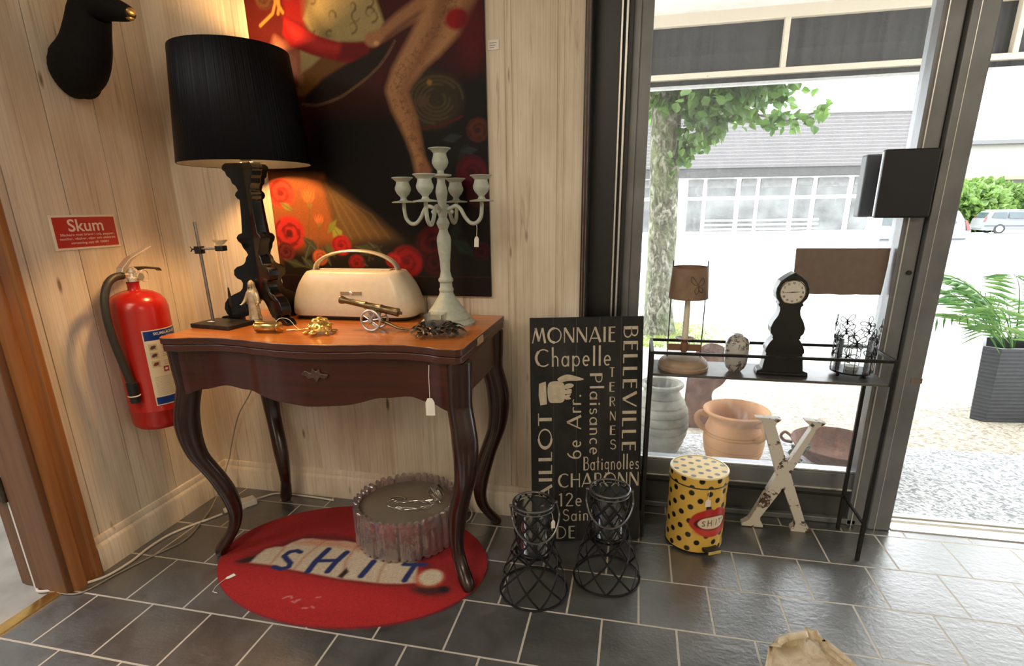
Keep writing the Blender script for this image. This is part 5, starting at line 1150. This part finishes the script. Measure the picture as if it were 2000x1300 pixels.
# jewellery on the drum
jz = .0068 + .1215
jw = root('bracelet', 'wide silver cuff bracelet on the right of the brown glass drum', 'bracelet', (1.010, -.165, jz))
P = []
for a in np.linspace(.5, 2 * PI - .5, 30): P.append([(.024 * math.cos(a) * k2, .030 * math.sin(a) * k2, zz) for k2, zz in ((1, .001), (1.04, .010), (1.06, .018), (1.04, .027), (1, .035), (.95, .035), (.98, .018), (.95, .001))])
o = MB().grid(P, cv=True).build('cuff', M_silver, jw, 60); o.rotation_euler = (0, -.5, .4); o.location = (0, 0, .012)
jw = root('necklace', 'thin silver wire necklace coiled on the brown glass drum', 'necklace', (.93, -.235, jz))
mb = MB(); rr = random.Random(6)
for q in range(4):
    ph = rr.random() * 2; pts = [(.075 * math.cos(a) * (1 + .08 * math.sin(3 * a + ph)) + .012 * (q - 1.5), .030 * math.sin(a + .25 * q) * (1 + .15 * math.sin(2 * a + ph)) + .004 * q, .002 + .008 * abs(math.sin(2 * a + q))) for a in np.linspace(0, 2 * PI, 40, endpoint=False)]; mb.tube(pts, .0009, 6, closed=True)
mb.build('wires', M_silver, jw, 60)
mb = MB()
for k in range(14):
    a = .6 + k * .17; mb.ball((-.060 + .030 * math.cos(a) , .028 + .026 * math.sin(a), .005), .004, 8, 6)
mb.build('beads', mat('dark_beads', (.22, .17, .11), .25, .5), jw, 60)

# cables and adapter
M_cw = mat('white_cable', (.60, .55, .47), .5, 0, .04); M_cg = mat('grey_cable', (.27, .23, .18), .55, 0, .05)
pts = catmull([(x, y, .0045) for x, y in ((-.03, -.668), (-.085, -.676), (-.112, -.70), (-.090, -.722), (-.043, -.705), (.005, -.672), (.05, -.62), (.062, -.54), (.055, -.47), (.060, -.39), (.09, -.32), (.125, -.265), (.150, -.222))], 8)
k_ = root('cable', 'white power cable snaking from the doorway to the adapter box', 'cable', (0, 0, 0)); MB().tube(pts, .0042, 8).build('cable', M_cw, k_)
pts = catmull([(.36, -.045, .58), (.25, -.035, .50), (.195, -.03, .42), (.13, -.03, .33), (.075, -.03, .20), (.055, -.04, .13), (.07, -.16, .02), (.118, -.30, .004), (.140, -.40, .0035), (.105, -.50, .0030), (.072, -.60, .0030), (.045, -.70, .0035), (-.03, -.715, .0035), (-.07, -.712, .0035)], 8)
k_ = root('cord', 'thin grey cord hanging behind the table and running along the floor', 'cord', (0, 0, 0)); MB().tube(pts, .0024, 8).build('cord', M_cg, k_)
k_ = root('adapter_box', 'white power adapter box on the floor behind the front left table leg', 'adapter', (.185, -.155, 0), math.radians(57))
MB().box(-.052, .052, -.022, .022, 0, .026).build('case', M_cw, k_, 0, .004); MB().box(-.066, -.052, -.010, .010, .004, .018).build('plug', M_cw, k_, 0, .002)
pts = catmull([(.213, -.108, .012), (.225, -.07, .005), (.25, -.042, .004), (.30, -.034, .004), (.42, -.037, .004), (.52, -.045, .004)], 8)
k_ = root('cable', 'short white cable running from the adapter along the wall behind the table', 'cable', (0, 0, 0)); MB().tube(pts, .0036, 8).build('cable', M_cw, k_)
k_ = root('cable', 'small loop of white cable by the back right table leg', 'cable', (0, 0, 0)); MB().tube(catmull([(1.02, -.045, .004), (1.045, -.035, .02), (1.075, -.04, .035), (1.095, -.06, .018), (1.085, -.09, .004), (1.05, -.10, .004)], 8), .0026, 8).build('cable', M_cw, k_)

# lattice lanterns
M_lat = mat('black_iron_lattice', (.014, .014, .015), .42, .5, .2, 60); M_latlt = mat('grey_iron_ring', (.16, .16, .165), .32, .85, .15, 60)
M_lg = glass_mat('lantern_glass', (.80, .83, .84), .03, .02, 1.2)
def lantern(label, loc, rz, h=.30):
    r = root('lantern', label, 'lantern', loc, rz, 'pair of lattice lanterns')
    rad = lambda z: float(np.interp(z / h, [0, .12, .30, .46, .58, .75, 1], [.100, .097, .084, .067, .058, .0555, .058]))
    nS = 8
    for dr in (1, -1):
        for k in range(nS):
            P = []; th = 2 * PI * k / nS
            for i in range(31):
                z = .004 + (h - .008) * i / 30; rr_ = rad(z); c, s = math.cos(th), math.sin(th); w = .0030; tt = .0009 + (.001 if dr > 0 else 0)
                tx, ty, tz = -s * dr * .64, c * dr * .64, .77; ax, ay, az = s * dr * .77 * -1 * -1, -c * dr * .77, .64
                # strip cross-section: across the strip, in the surface
                acx, acy, acz = -s * .77 * -dr, c * .77 * -dr, .64
                base = Vector((rr_ * c, rr_ * s, z)); A = Vector((acx, acy, acz)); Nn = Vector((c, s, 0))
                P.append([tuple(base + A * w + Nn * tt), tuple(base - A * w + Nn * tt), tuple(base - A * w + Nn * (tt - .0012)), tuple(base + A * w + Nn * (tt - .0012))])
                th += dr * (.292 / 30) / rr_ * .80
            mb = MB().grid(P, cv=True); mb.build('lattice_strip', M_lat, r, 0)
    MB().tube([(.101 * math.cos(2 * PI * k / 48), .101 * math.sin(2 * PI * k / 48), .0035) for k in range(48)], .0032, 8, closed=True).build('bottom_ring', M_lat, r)
    MB().tube([(.0585 * math.cos(2 * PI * k / 48), .0585 * math.sin(2 * PI * k / 48), h) for k in range(48)], .0035, 8, closed=True).tube([(.0592 * math.cos(2 * PI * k / 48), .0592 * math.sin(2 * PI * k / 48), h - .012) for k in range(48)], .002, 8, closed=True).build('top_ring', M_latlt, r)
    # bail handle hanging down in front
    pts = []
    for a in np.linspace(0, PI, 25): pts.append((.068 * math.cos(a), -.030 - .045 * math.sin(a), h - .008 - .082 * math.sin(a) ** .9 + .0 ))
    pts[0] = (.066, 0, h - .006); pts[-1] = (-.066, 0, h - .006)
    MB().tube(catmull(pts, 3), .0028, 8).tube([(.057, 0, h - .006), (.070, 0, h - .006)], .005, 8).tube([(-.057, 0, h - .006), (-.070, 0, h - .006)], .005, 8).build('handle', M_latlt, r)
    MB().lathe([(0, h - .155), (.045, h - .155), (.049, h - .150), (.050, h - .012), (.0475, h - .012), (.0465, h - .148), (0, h - .151)], 40).build('glass_liner', M_lg, r, 40)
    MB().lathe([(.048, h - .16), (.056, h - .16), (.056, h - .157), (.048, h - .157), (.048, h - .16)], 40, cap0=False, cap1=False).build('liner_ring', M_lat, r, 0)
    return r
lantern('black lattice metal lantern nearer the table, left of the pair', (1.392, -.405, 0), .35, .295)
lantern('black lattice metal lantern right of the pair, in front of the signboard', (1.603, -.300, 0), .05, .305)
price_tag('price_tag', 'small white price tag hanging on the handle of the left lantern', (1.452, -.425, .255), Matrix.Rotation(.3, 4, 'Z'), .011, .026, [(1.449, -.43, .280), (1.452, -.425, .255)])

# yellow dotted pedal bin
RB, HB = .0925, .236
bn = root('pedal_bin', 'yellow pedal bin with black dots and red lips beside the signboard', 'bin', (1.885, -.041, 0))
YEL = L_(214, 174, 78); DOT = L_(22, 17, 10); CIR = 2 * PI * RB
cv = Canvas(0, CIR, 0, HB, .0017, YEL)
def dots(cv, zoff=0.):
    nx = 10; px = CIR / nx; pz = .0410
    for j in range(-1, 12):
        for i in range(nx + 1):
            x = (i + (.5 if j % 2 else 0)) * px; z = j * pz * .62 + .012 + zoff
            cv.ell((x, z), .0094, .0094, DOT, .14)
dots(cv)
ac = (math.radians(-60) % (2 * PI)) * RB; zc = .113     # centre of the lips on the side
T = lambda P: [(ac + x * 1.06, zc + z * 1.12) for x, z in P]
out_ = cat2([(-.074, -.008), (-.062, .022), (-.035, .038), (-.012, .044), (.0, .040), (.014, .045), (.04, .036), (.064, .016), (.074, -.006), (.058, -.030), (.03, -.046), (0, -.049), (-.03, -.044), (-.056, -.028)], 4, True)
cv.poly(T(out_), L_(176, 40, 34), .003); cv.poly(T([(x * .8, z * .35 - .030) for x, z in out_]), L_(206, 74, 62), .012, .6)
cv.poly(T(cat2([(-.060, -.006), (-.036, .015), (0, .020), (.036, .016), (.060, -.004), (.036, -.021), (0, -.026), (-.036, -.021)], 4, True)), L_(80, 14, 16), .004)
cv.poly(T(cat2([(-.048, -.004), (-.034, .012), (0, .017), (.034, .013), (.050, .000), (.034, -.018), (0, -.022), (-.034, -.018)], 4, True)), L_(226, 208, 180), .003)
for x in (-.026, -.006, .014, .031): cv.stroke(T([(x + .009, .009), (x + .008, -.016)]), .0008, L_(150, 116, 96), .002, .8)
K = L_(34, 28, 34)
cv.stroke(T([(-.026, .003), (-.032, .004), (-.034, .000), (-.028, -.005), (-.026, -.010), (-.034, -.011)]), .0014, K, .0015)
cv.stroke(T([(-.016, .006), (-.016, -.011)]), .0015, K, .0015); cv.stroke(T([(-.005, .006), (-.005, -.011)]), .0015, K, .0015); cv.stroke(T([(-.016, -.002), (-.005, -.002)]), .0014, K, .0015)
cv.stroke(T([(.012, .006), (.012, -.011)]), .0015, K, .0015); cv.stroke(T([(.029, .005), (.029, -.010)]), .0014, K, .0015); cv.stroke(T([(.022, .005), (.036, .005)]), .0014, K, .0015)
M_bin = vcmat('printed_bin', .30)
cv.mesh(lambda a, z: (RB * math.cos(a / RB), RB * math.sin(a / RB), .008 + z)).build('bin_body', M_bin, bn, 60)
MB().lathe([(.0, 0), (.086, 0), (RB, .004), (RB + .0015, .008), (RB - .001, .010), (0, .010)], 64).build('base_ring', mat('black_plastic', (.012, .012, .012), .4), bn, 40)
cl_ = Canvas(0, CIR, 0, .030, .0017, YEL); dots(cl_, -.014)
ld = cl_.mesh(lambda a, z: ((RB + .0012) * math.cos(a / RB), (RB + .0012) * math.sin(a / RB), .2445 + z)).build('lid', M_bin, bn, 60)
ct = Canvas(-RB, RB, -RB, RB, .0017, L_(236, 200, 104))
for j in range(-6, 7):
    for i in range(-5, 6): ct.ell(((i + (.5 if j % 2 else 0)) * .050, j * .0235), .0088, .0088, L_(40, 34, 18), .16)
rr2 = np.hypot(ct.X, ct.Y); q = np.maximum.reduce([rr2[:-1, :-1], rr2[1:, :-1], rr2[:-1, 1:], rr2[1:, 1:]])
ct.mesh(lambda x, y: (x, y, .2757), q < RB - .003).build('lid_top', M_bin, ld, 0)
MB().lathe([(RB - .006, .2750), (RB - .0055, .2768), (RB - .002, .2775), (RB + .0014, .2755), (RB + .0014, .2735)], 72, cap0=False, cap1=False).build('lid_rim', mat('pale_yellow_rim', (.78, .66, .36), .3, 0, .03), ld, 60)
MB().lathe([(RB + .0005, .2400), (RB + .0025, .2412), (RB + .0025, .2435), (RB + .0005, .2448)], 72, cap0=False, cap1=False).build('rim_seam', MC['black_plastic'], bn, 60)
MB().box(-.03, .03, .088, .104, .24, .272).build('hinge', MC['black_plastic'], bn, 0, .004)
pr_ = math.radians(-62); 
pd = MB().box(.080, .118, -.026, .026, .020, .030).xf(Matrix.Rotation(pr_, 4, 'Z')).build('pedal', MC['black_plastic'], bn, 0, .002)
MB().box(.1175, .1205, -.022, .024, .018, .0285).xf(Matrix.Rotation(pr_, 4, 'Z')).build('pedal_edge', mat('yellow_plastic', (.55, .40, .10), .35), pd, 0, .001)
a_ = math.radians(-76); tx, ty = 1.885 + (RB + .004) * math.cos(a_), -.041 + (RB + .004) * math.sin(a_)
price_tag('price_tag', 'white price tag hanging from the lid of the yellow dotted bin', (tx, ty, .208), Matrix.Rotation(.2, 4, 'Z'), .017, .026, [(tx, ty, .240), (tx, ty, .207)])

# letter X
m_, t_, b_ = nmat('chipped_white_paint'); setp(b_, None, .5); v_ = mapped(t_)
n1 = noise(t_, v_, 14, 6, .7, .5); n2 = noise(t_, v_, 55, 4, .6); g_ = M(t_, 'ADD', M(t_, 'MULTIPLY', n1, .75), M(t_, 'MULTIPLY', n2, .25))
t_.links.new(mix(t_, ramp(t_, g_, (.545, (0, 0, 0)), (.565, (1, 1, 1))), (.58, .545, .47), (.075, .038, .026)), b_.inputs['Base Color']); bump(t_, b_, g_, .4, .003)
lx = root('letter_x', 'large white metal letter X with rusty chipped paint under the narrow console', 'letter', (2.177, .085, 0))
XP = [(2.068, .419), (2.150, .416), (2.147, .411), (2.136, .402), (2.133, .392), (2.186, .256), (2.243, .388), (2.244, .398), (2.222, .414), (2.221, .419), (2.287, .413), (2.283, .407), (2.262, .392), (2.201, .220), (2.268, .042), (2.273, .032), (2.290, .012), (2.290, .003), (2.226, .003), (2.226, .014), (2.236, .026), (2.237, .038), (2.183, .165), (2.122, .045), (2.122, .034), (2.134, .014), (2.134, .006), (2.062, .006), (2.062, .014), (2.083, .030), (2.090, .042), (2.156, .213), (2.094, .394), (2.088, .406), (2.069, .413)]
MB().prism([(x - 2.177, z - .003) for x, z in XP], lambda a, z, t: (a, t + z * .02, z), -.010, .020).build('letter_body', m_, lx, 0, .0015)

# ============================================================ NARROW CONSOLE
M_ir = mat('blackened_iron_bar', (.020, .019, .018), .45, .55, .25, 40)
cs = root('console_shelf', 'narrow black iron console with a low rail in front of the window', 'console', (2.05, .033, 0))
X0, X1, Y0, Y1 = -.340, .342, -.092, .092; q_ = .0055
for x, y in ((X0, Y0), (X1, Y0), (X0, Y1), (X1, Y1)): MB().box(x - q_, x + q_, y - q_, y + q_, 0, .668).build('leg', M_ir, cs, 0, .001)
for y in (Y0, Y1): MB().box(X0, X1, y - .005, y + .005, .659, .668).build('long_rail', M_ir, cs, 0, .001)
for x in (X0, X1): MB().box(x - .005, x + .005, Y0, Y1, .659, .668).build('short_rail', M_ir, cs, 0, .001)
MB().box(X0 + .003, X1 - .003, Y0 + .003, Y1 - .003, .586, .594).build('shelf_plate', mat('worn_black_sheet', (.10, .095, .09), .34, .3, .35, 14, .1), cs, 0, .001)
MB().box(X0, X1, Y1 - .004, Y1 + .004, .126, .134).build('stretcher', M_ir, cs, 0, .001)
for x in (X0, X1): MB().box(x - .004, x + .004, Y0, Y1, .126, .134).build('stretcher', M_ir, cs, 0, .001)
price_tag('price_tag', 'pale price tag hanging inside the right end of the iron console rail', (2.375, .045, .648), Matrix.Rotation(.5, 4, 'Z'), .016, .04, [(2.384, .045, .660), (2.375, .045, .648)])
SZ = .594
# candle lamp
M_tan = mat('tan_lacquered_tin', (.34, .245, .165), .5, 0, .15, 20); M_shd = mat('aged_brown_shade', (.27, .155, .09), .6, 0, .18, 16)
k_ = root('candle_lamp', 'candle lamp with a brown tin shade on two thin rods, left end of the console', 'candle lamp', (1.812, .028, SZ))
MB().lathe([(0, 0), (.078, 0), (.080, .005), (.080, .010), (.077, .014), (.077, .020), (.073, .028), (.066, .034), (.061, .036), (.058, .038), (0, .040)], 48).build('base', M_tan, k_, 30)
MB().lathe([(0, .044), (.005, .050), (.011, .058), (.012, .062), (.012, .086), (.0095, .088), (.011, .094), (.028, .098), (.030, .101), (.026, .101), (.012, .097), (0, .097)], 24).build('candle_socket', mat('brown_lacquer', (.20, .10, .055), .4), k_, 30)
MB().box(-.052, -.011, -.002, .002, .058, .080).build('side_vane', MC['brown_lacquer'], k_, 0); MB().box(.011, .052, -.002, .002, .058, .080).build('side_vane', MC['brown_lacquer'], k_, 0)
MB().lathe([(.0105, .096), (.0095, .18), (.008, .236), (.004, .240), (0, .240)], 16).build('candle', mat('ivory_candle', (.72, .66, .52), .5, 0, .04), k_)
for s in (-1, 1): MB().tube([(s * .052, 0, .036), (s * .052, 0, .346)], .0017, 8).build('rod', M_ir, k_)
m_, t_, b_ = nmat('butterfly_tin_shade'); setp(b_, (.27, .155, .09), .6); n_ = noise(t_, mapped(t_), 18, 4); t_.links.new(ramp(t_, n_, (.35, (.17, .108, .068)), (.7, (.27, .18, .115))), b_.inputs['Base Color'])
sh = MB().lathe([(.0600, .231), (.0608, .231), (.0545, .326), (.0537, .326), (.0600, .231)], 48, cap0=False, cap1=False).build('tin_shade', m_, k_, 40)
MB().tube([(.0608 * math.cos(2 * PI * q / 40), .0608 * math.sin(2 * PI * q / 40), .231) for q in range(40)], .0014, 6, closed=True).tube([(.0545 * math.cos(2 * PI * q / 40), .0545 * math.sin(2 * PI * q / 40), .326) for q in range(40)], .0014, 6, closed=True).build('shade_edge', MC['brown_lacquer'], sh)
def on_shade(a, z): an = math.radians(-80) + a / .058; r = .0608 - (z - .231) * .0663 + .0006; return (r * math.cos(an), r * math.sin(an), z)
mb = MB()
for P in (cat2([(0, .278), (-.018, .302), (-.022, .292), (-.014, .280), (0, .276)], 4), cat2([(0, .278), (.014, .298), (.022, .286), (.012, .276), (0, .274)], 4), cat2([(0, .274), (-.010, .262), (-.006, .250), (.002, .258), (.002, .272)], 4), cat2([(0, .272), (.016, .266), (.016, .254), (.006, .258), (0, .268)], 4)): mb.tube([on_shade(a + .012, z) for a, z in P], .0008, 5)
mb.build('butterfly_print', mat('dark_print', (.07, .04, .025), .6), sh, 60)
# vase
k_ = root('vase', 'small squat white vase with dark blossom pattern on the console', 'vase', (1.972, .020, SZ))
m_, t_, b_ = nmat('blossom_porcelain'); setp(b_, None, .18); v_ = mapped(t_); n1 = noise(t_, v_, 55, 4, .65, .8); n2 = noise(t_, v_, 20, 2)
t_.links.new(mix(t_, M(t_, 'MULTIPLY', ramp(t_, n1, (.50, (0, 0, 0)), (.57, (1, 1, 1))), ramp(t_, n2, (.40, (0, 0, 0)), (.50, (1, 1, 1)))), (.50, .485, .45), (.11, .095, .09)), b_.inputs['Base Color'])
MB().lathe([(0, 0), (.018, 0), (.020, .004), (.028, .012), (.0335, .026), (.036, .05), (.0365, .075), (.035, .096), (.030, .108), (.020, .114), (.0145, .116), (.0145, .120), (.012, .120), (.012, .112), (.02, .105), (.03, .08), (.0, .01)], 40).build('vase_body', m_, k_)
# clock
k_ = root('clock', 'small black longcase shaped mantel clock with a round white dial', 'clock', (2.106, .012, SZ), math.radians(-3))
CP = [(0, .316), (-.018, .305), (-.036, .290), (-.0445, .270), (-.0455, .255), (-.042, .240), (-.031, .226), (-.0345, .223), (-.034, .219), (-.029, .214), (-.028, .202), (-.031, .188), (-.042, .168), (-.048, .150), (-.046, .134), (-.038, .124), (-.040, .119), (-.036, .116), (-.046, .102), (-.054, .084), (-.055, .074), (-.051, .070), (-.054, .052), (-.058, .018), (-.072, .012), (-.074, .0)]
CP = CP + [(-x, z) for x, z in CP[1:][::-1]]
M_clk = mat('clock_black', (.010, .0095, .009), .32, 0, .2, 50)
MB().prism(CP, lambda a, z, t: (a, t, z), -.024, .034).build('case', M_clk, k_, 20, .0018)
dc = Vector((0, -.0250, .259)); RYm = Matrix.Translation(dc) @ Matrix.Rotation(PI / 2, 4, 'X')
dl = MB().lathe([(0, 0), (.034, 0), (.034, .0012), (0, .0012)], 48).xf(RYm).build('dial', mat('clock_dial', (.66, .62, .54), .4, 0, .02), k_, 30)
MB().tube([(.0355 * math.cos(2 * PI * q / 60), -.0258, .259 + .0355 * math.sin(2 * PI * q / 60)) for q in range(60)], .0022, 8, closed=True).build('bezel', mat('dark_bezel', (.10, .085, .06), .25, .9), k_)
mb = MB()
for q in range(12):
    a = PI / 2 - q * PI / 6; c = Vector((.027 * math.cos(a), 0, .259 + .027 * math.sin(a))); fnum = lambda u, v, c=c: (c.x + u, -.0265, c.z + v)
    rn = ['XII', 'I', 'II', 'III', 'IIII', 'V', 'VI', 'VII', 'VIII', 'IX', 'X', 'XI'][q]; hw_ = {'I': .0005, 'II': .0014, 'III': .0023, 'V': .0020, 'X': .0020}.get(rn, .0033); text_on(mb, rn, fnum, -hw_, hw_, -.0034, .0034, bold=.02)
mb.build('numerals', mat('clock_ink', (.03, .025, .025), .5), dl, 0)
mb = MB()
for a, L, w in ((.08, .020, .0013), (PI + .06, .026, .0010)):
    d = Vector((math.cos(a), 0, math.sin(a))); n_v = Vector((-d.z, 0, d.x)); c = Vector((0, -.0272, .259)); mb.add([c - d * .004 + n_v * w, c - d * .004 - n_v * w, c + d * L - n_v * w * .3, c + d * L + n_v * w * .3], [(0, 1, 2, 3)])
mb.build('hands', MC['clock_ink'], dl, 0)
MB().box(-.068, .068, -.030, .036, .0, .010).build('plinth', M_clk, k_, 0, .003)
# butterfly candle cage
k_ = root('candle_cage', 'black wire candle holder with wire butterflies, right end of the console', 'candle holder', (2.313, .035, SZ))
M_wire = mat('black_wire', (.010, .010, .010), .4, .5, .1); RC = .058
MB().lathe([(0, .010), (RC - .006, .010), (RC, .012), (RC, .017), (0, .015)], 40).build('base_dish', M_wire, k_, 40)
for q in range(4):
    a = q * PI / 2 + .5; MB().ball((.05 * math.cos(a), .05 * math.sin(a), .006), .006, 10, 8).build('foot', M_wire, k_)
for q in range(14):
    a = 2 * PI * q / 14; MB().tube([(RC * math.cos(a), RC * math.sin(a), .014), (RC * math.cos(a), RC * math.sin(a), .10 + .03 * (q % 2))], .0011, 6).build('wire', M_wire, k_)
rbt = random.Random(9)
def cyl_pt(a, z, off=.001): return ((RC + off) * math.cos(a), (RC + off) * math.sin(a), z)
for q in range(18):
    a0 = 2 * PI * q / 18 + rbt.uniform(-.12, .12); z0 = (.078, .118, .150)[q % 3] + rbt.uniform(-.008, .008); ro = rbt.uniform(-.8, .8); sc_ = rbt.uniform(.8, 1.1); mb = MB()
    def loc_(u, v): return cyl_pt(a0 + (u * math.cos(ro) - v * math.sin(ro)) * sc_ / RC, z0 + (u * math.sin(ro) + v * math.cos(ro)) * sc_)
    for s in (-1, 1):
        mb.tube([loc_(s * u, v) for u, v in cat2([(.001, .003), (.010, .017), (.021, .019), (.020, .008), (.008, .002)], 4, True)], .0012, 5, closed=True)
        mb.tube([loc_(s * u, v) for u, v in cat2([(.001, -.001), (.012, -.003), (.016, -.012), (.008, -.014)], 4, True)], .0012, 5, closed=True)
        mb.tube([loc_(s * .0005, .007), loc_(s * .004, .014)], .0005, 4)
    mb.tube([loc_(0, -.010), loc_(0, 0), loc_(0, .008)], [.0018, .0034, .0018], 6); mb.build('wire_butterfly', M_wire, k_, 60)
MB().lathe([(.050, .017), (.050, .118), (.048, .118), (.048, .017)], 36, cap0=False, cap1=False).build('glass_sleeve', MC['clear_glass'], k_, 40)
tl_ = root('tealight', 'flat tealight inside the black wire candle holder', 'candle', (2.313, .035, SZ + .0165))
MB().lathe([(0, 0), (.019, 0), (.0195, .012), (.0185, .012), (.018, .010), (0, .010)], 28).build('cup', M_alu_lt, tl_, 40); MB().lathe([(0, .010), (.0178, .0105), (0, .0112)], 24).build('wax', mat('ivory_candle', (.72, .66, .52)), tl_)

# black boxes either side of the window stile, cardboard on the glass
k_ = root('wall_box', 'black flat box fixed on the door stile by the shop window', 'box', (2.41, .12, 1.155))
M_bxb = mat('matt_black_box', (.006, .007, .010), .45, 0, .15, 30)
MB().box(-.072, .072, .004, .028, -.096, .096).build('front_box', M_bxb, k_, 0, .005, 3)
MB().box(-.0725, -.0715, .016, .024, -.090, .090).build('metal_side', M_alu_lt, k_, 0, .001)
MB().box(-.080, .070, .119, .165, -.095, .092).build('rear_box', M_bxb, k_, 0, .006, 3)
k_ = root('cardboard_sheet', 'plain brown cardboard sheet taped to the shop window glass', 'cardboard', (2.288, .194, .893))
P = [(-.137, .073), (.136, .073), (.136, .02), (.133, -.05), (.131, -.073), (.10, -.074), (.06, -.073), (.02, -.0755), (-.02, -.073), (-.06, -.0745), (-.1, -.073), (-.132, -.074), (-.134, -.02)]
MB().prism(P, lambda a, z, t: (a, t, z), -.0018, .0018).build('sheet', mat('brown_cardboard', (.20, .15, .115), .8, 0, .06, 40), k_, 0)

# hide with rolled edges on the floor, cut by the bottom of the frame
k_ = root('hide', 'cream animal hide with curled brown edges on the tiles at the bottom', 'hide', (2.12, -.72, 0))
m_, t_, b_ = nmat('hide_leather'); setp(b_, None, .6); n_ = noise(t_, mapped(t_, (1, 1, 1)), 22, 5, .65, .6); t_.links.new(ramp(t_, n_, (.3, (.40, .30, .18)), (.6, (.66, .56, .40)), (.8, (.74, .66, .50))), b_.inputs['Base Color']); bump(t_, b_, n_, .6, .012)
OUT = cat2([(-.095, .215), (-.055, .250), (.0, .275), (.018, .300), (.030, .288), (.045, .292), (.052, .262), (.10, .175), (.16, .06), (.24, -.1), (.2, -.35), (0, -.45), (-.2, -.35), (-.17, -.1), (-.145, .08), (-.125, .13)], 5, True)
P = []
for t in np.linspace(0, 1, 26):
    row = []
    for i, (x, y) in enumerate(OUT):
        u = i / len(OUT); nz = mnoise.noise((x * 14, y * 14, t * 2)); curl = (1.0 if (u < .14 or .38 < u < .66) else .35)
        if t < .82: rr_ = t; z = .004 + .006 * (1 + nz) * t + .004 * math.sin(x * 30 + y * 22) * t
        else:
            ph = (t - .82) / .18 * 3.9 * curl; R__ = .020; rr_ = .82 + (R__ / .28) * math.sin(ph) + .06 * (t - .82) / .18 * (1 - curl); z = .008 + R__ * (1 - math.cos(ph)) + .003 * nz
        row.append((x * rr_, y * rr_, max(z, .002)))
    P.append(row)
mb = MB().grid(P, cv=True); o = mb.build('skin', m_, k_, 60); o.modifiers.new('thick', 'SOLIDIFY').thickness = .002
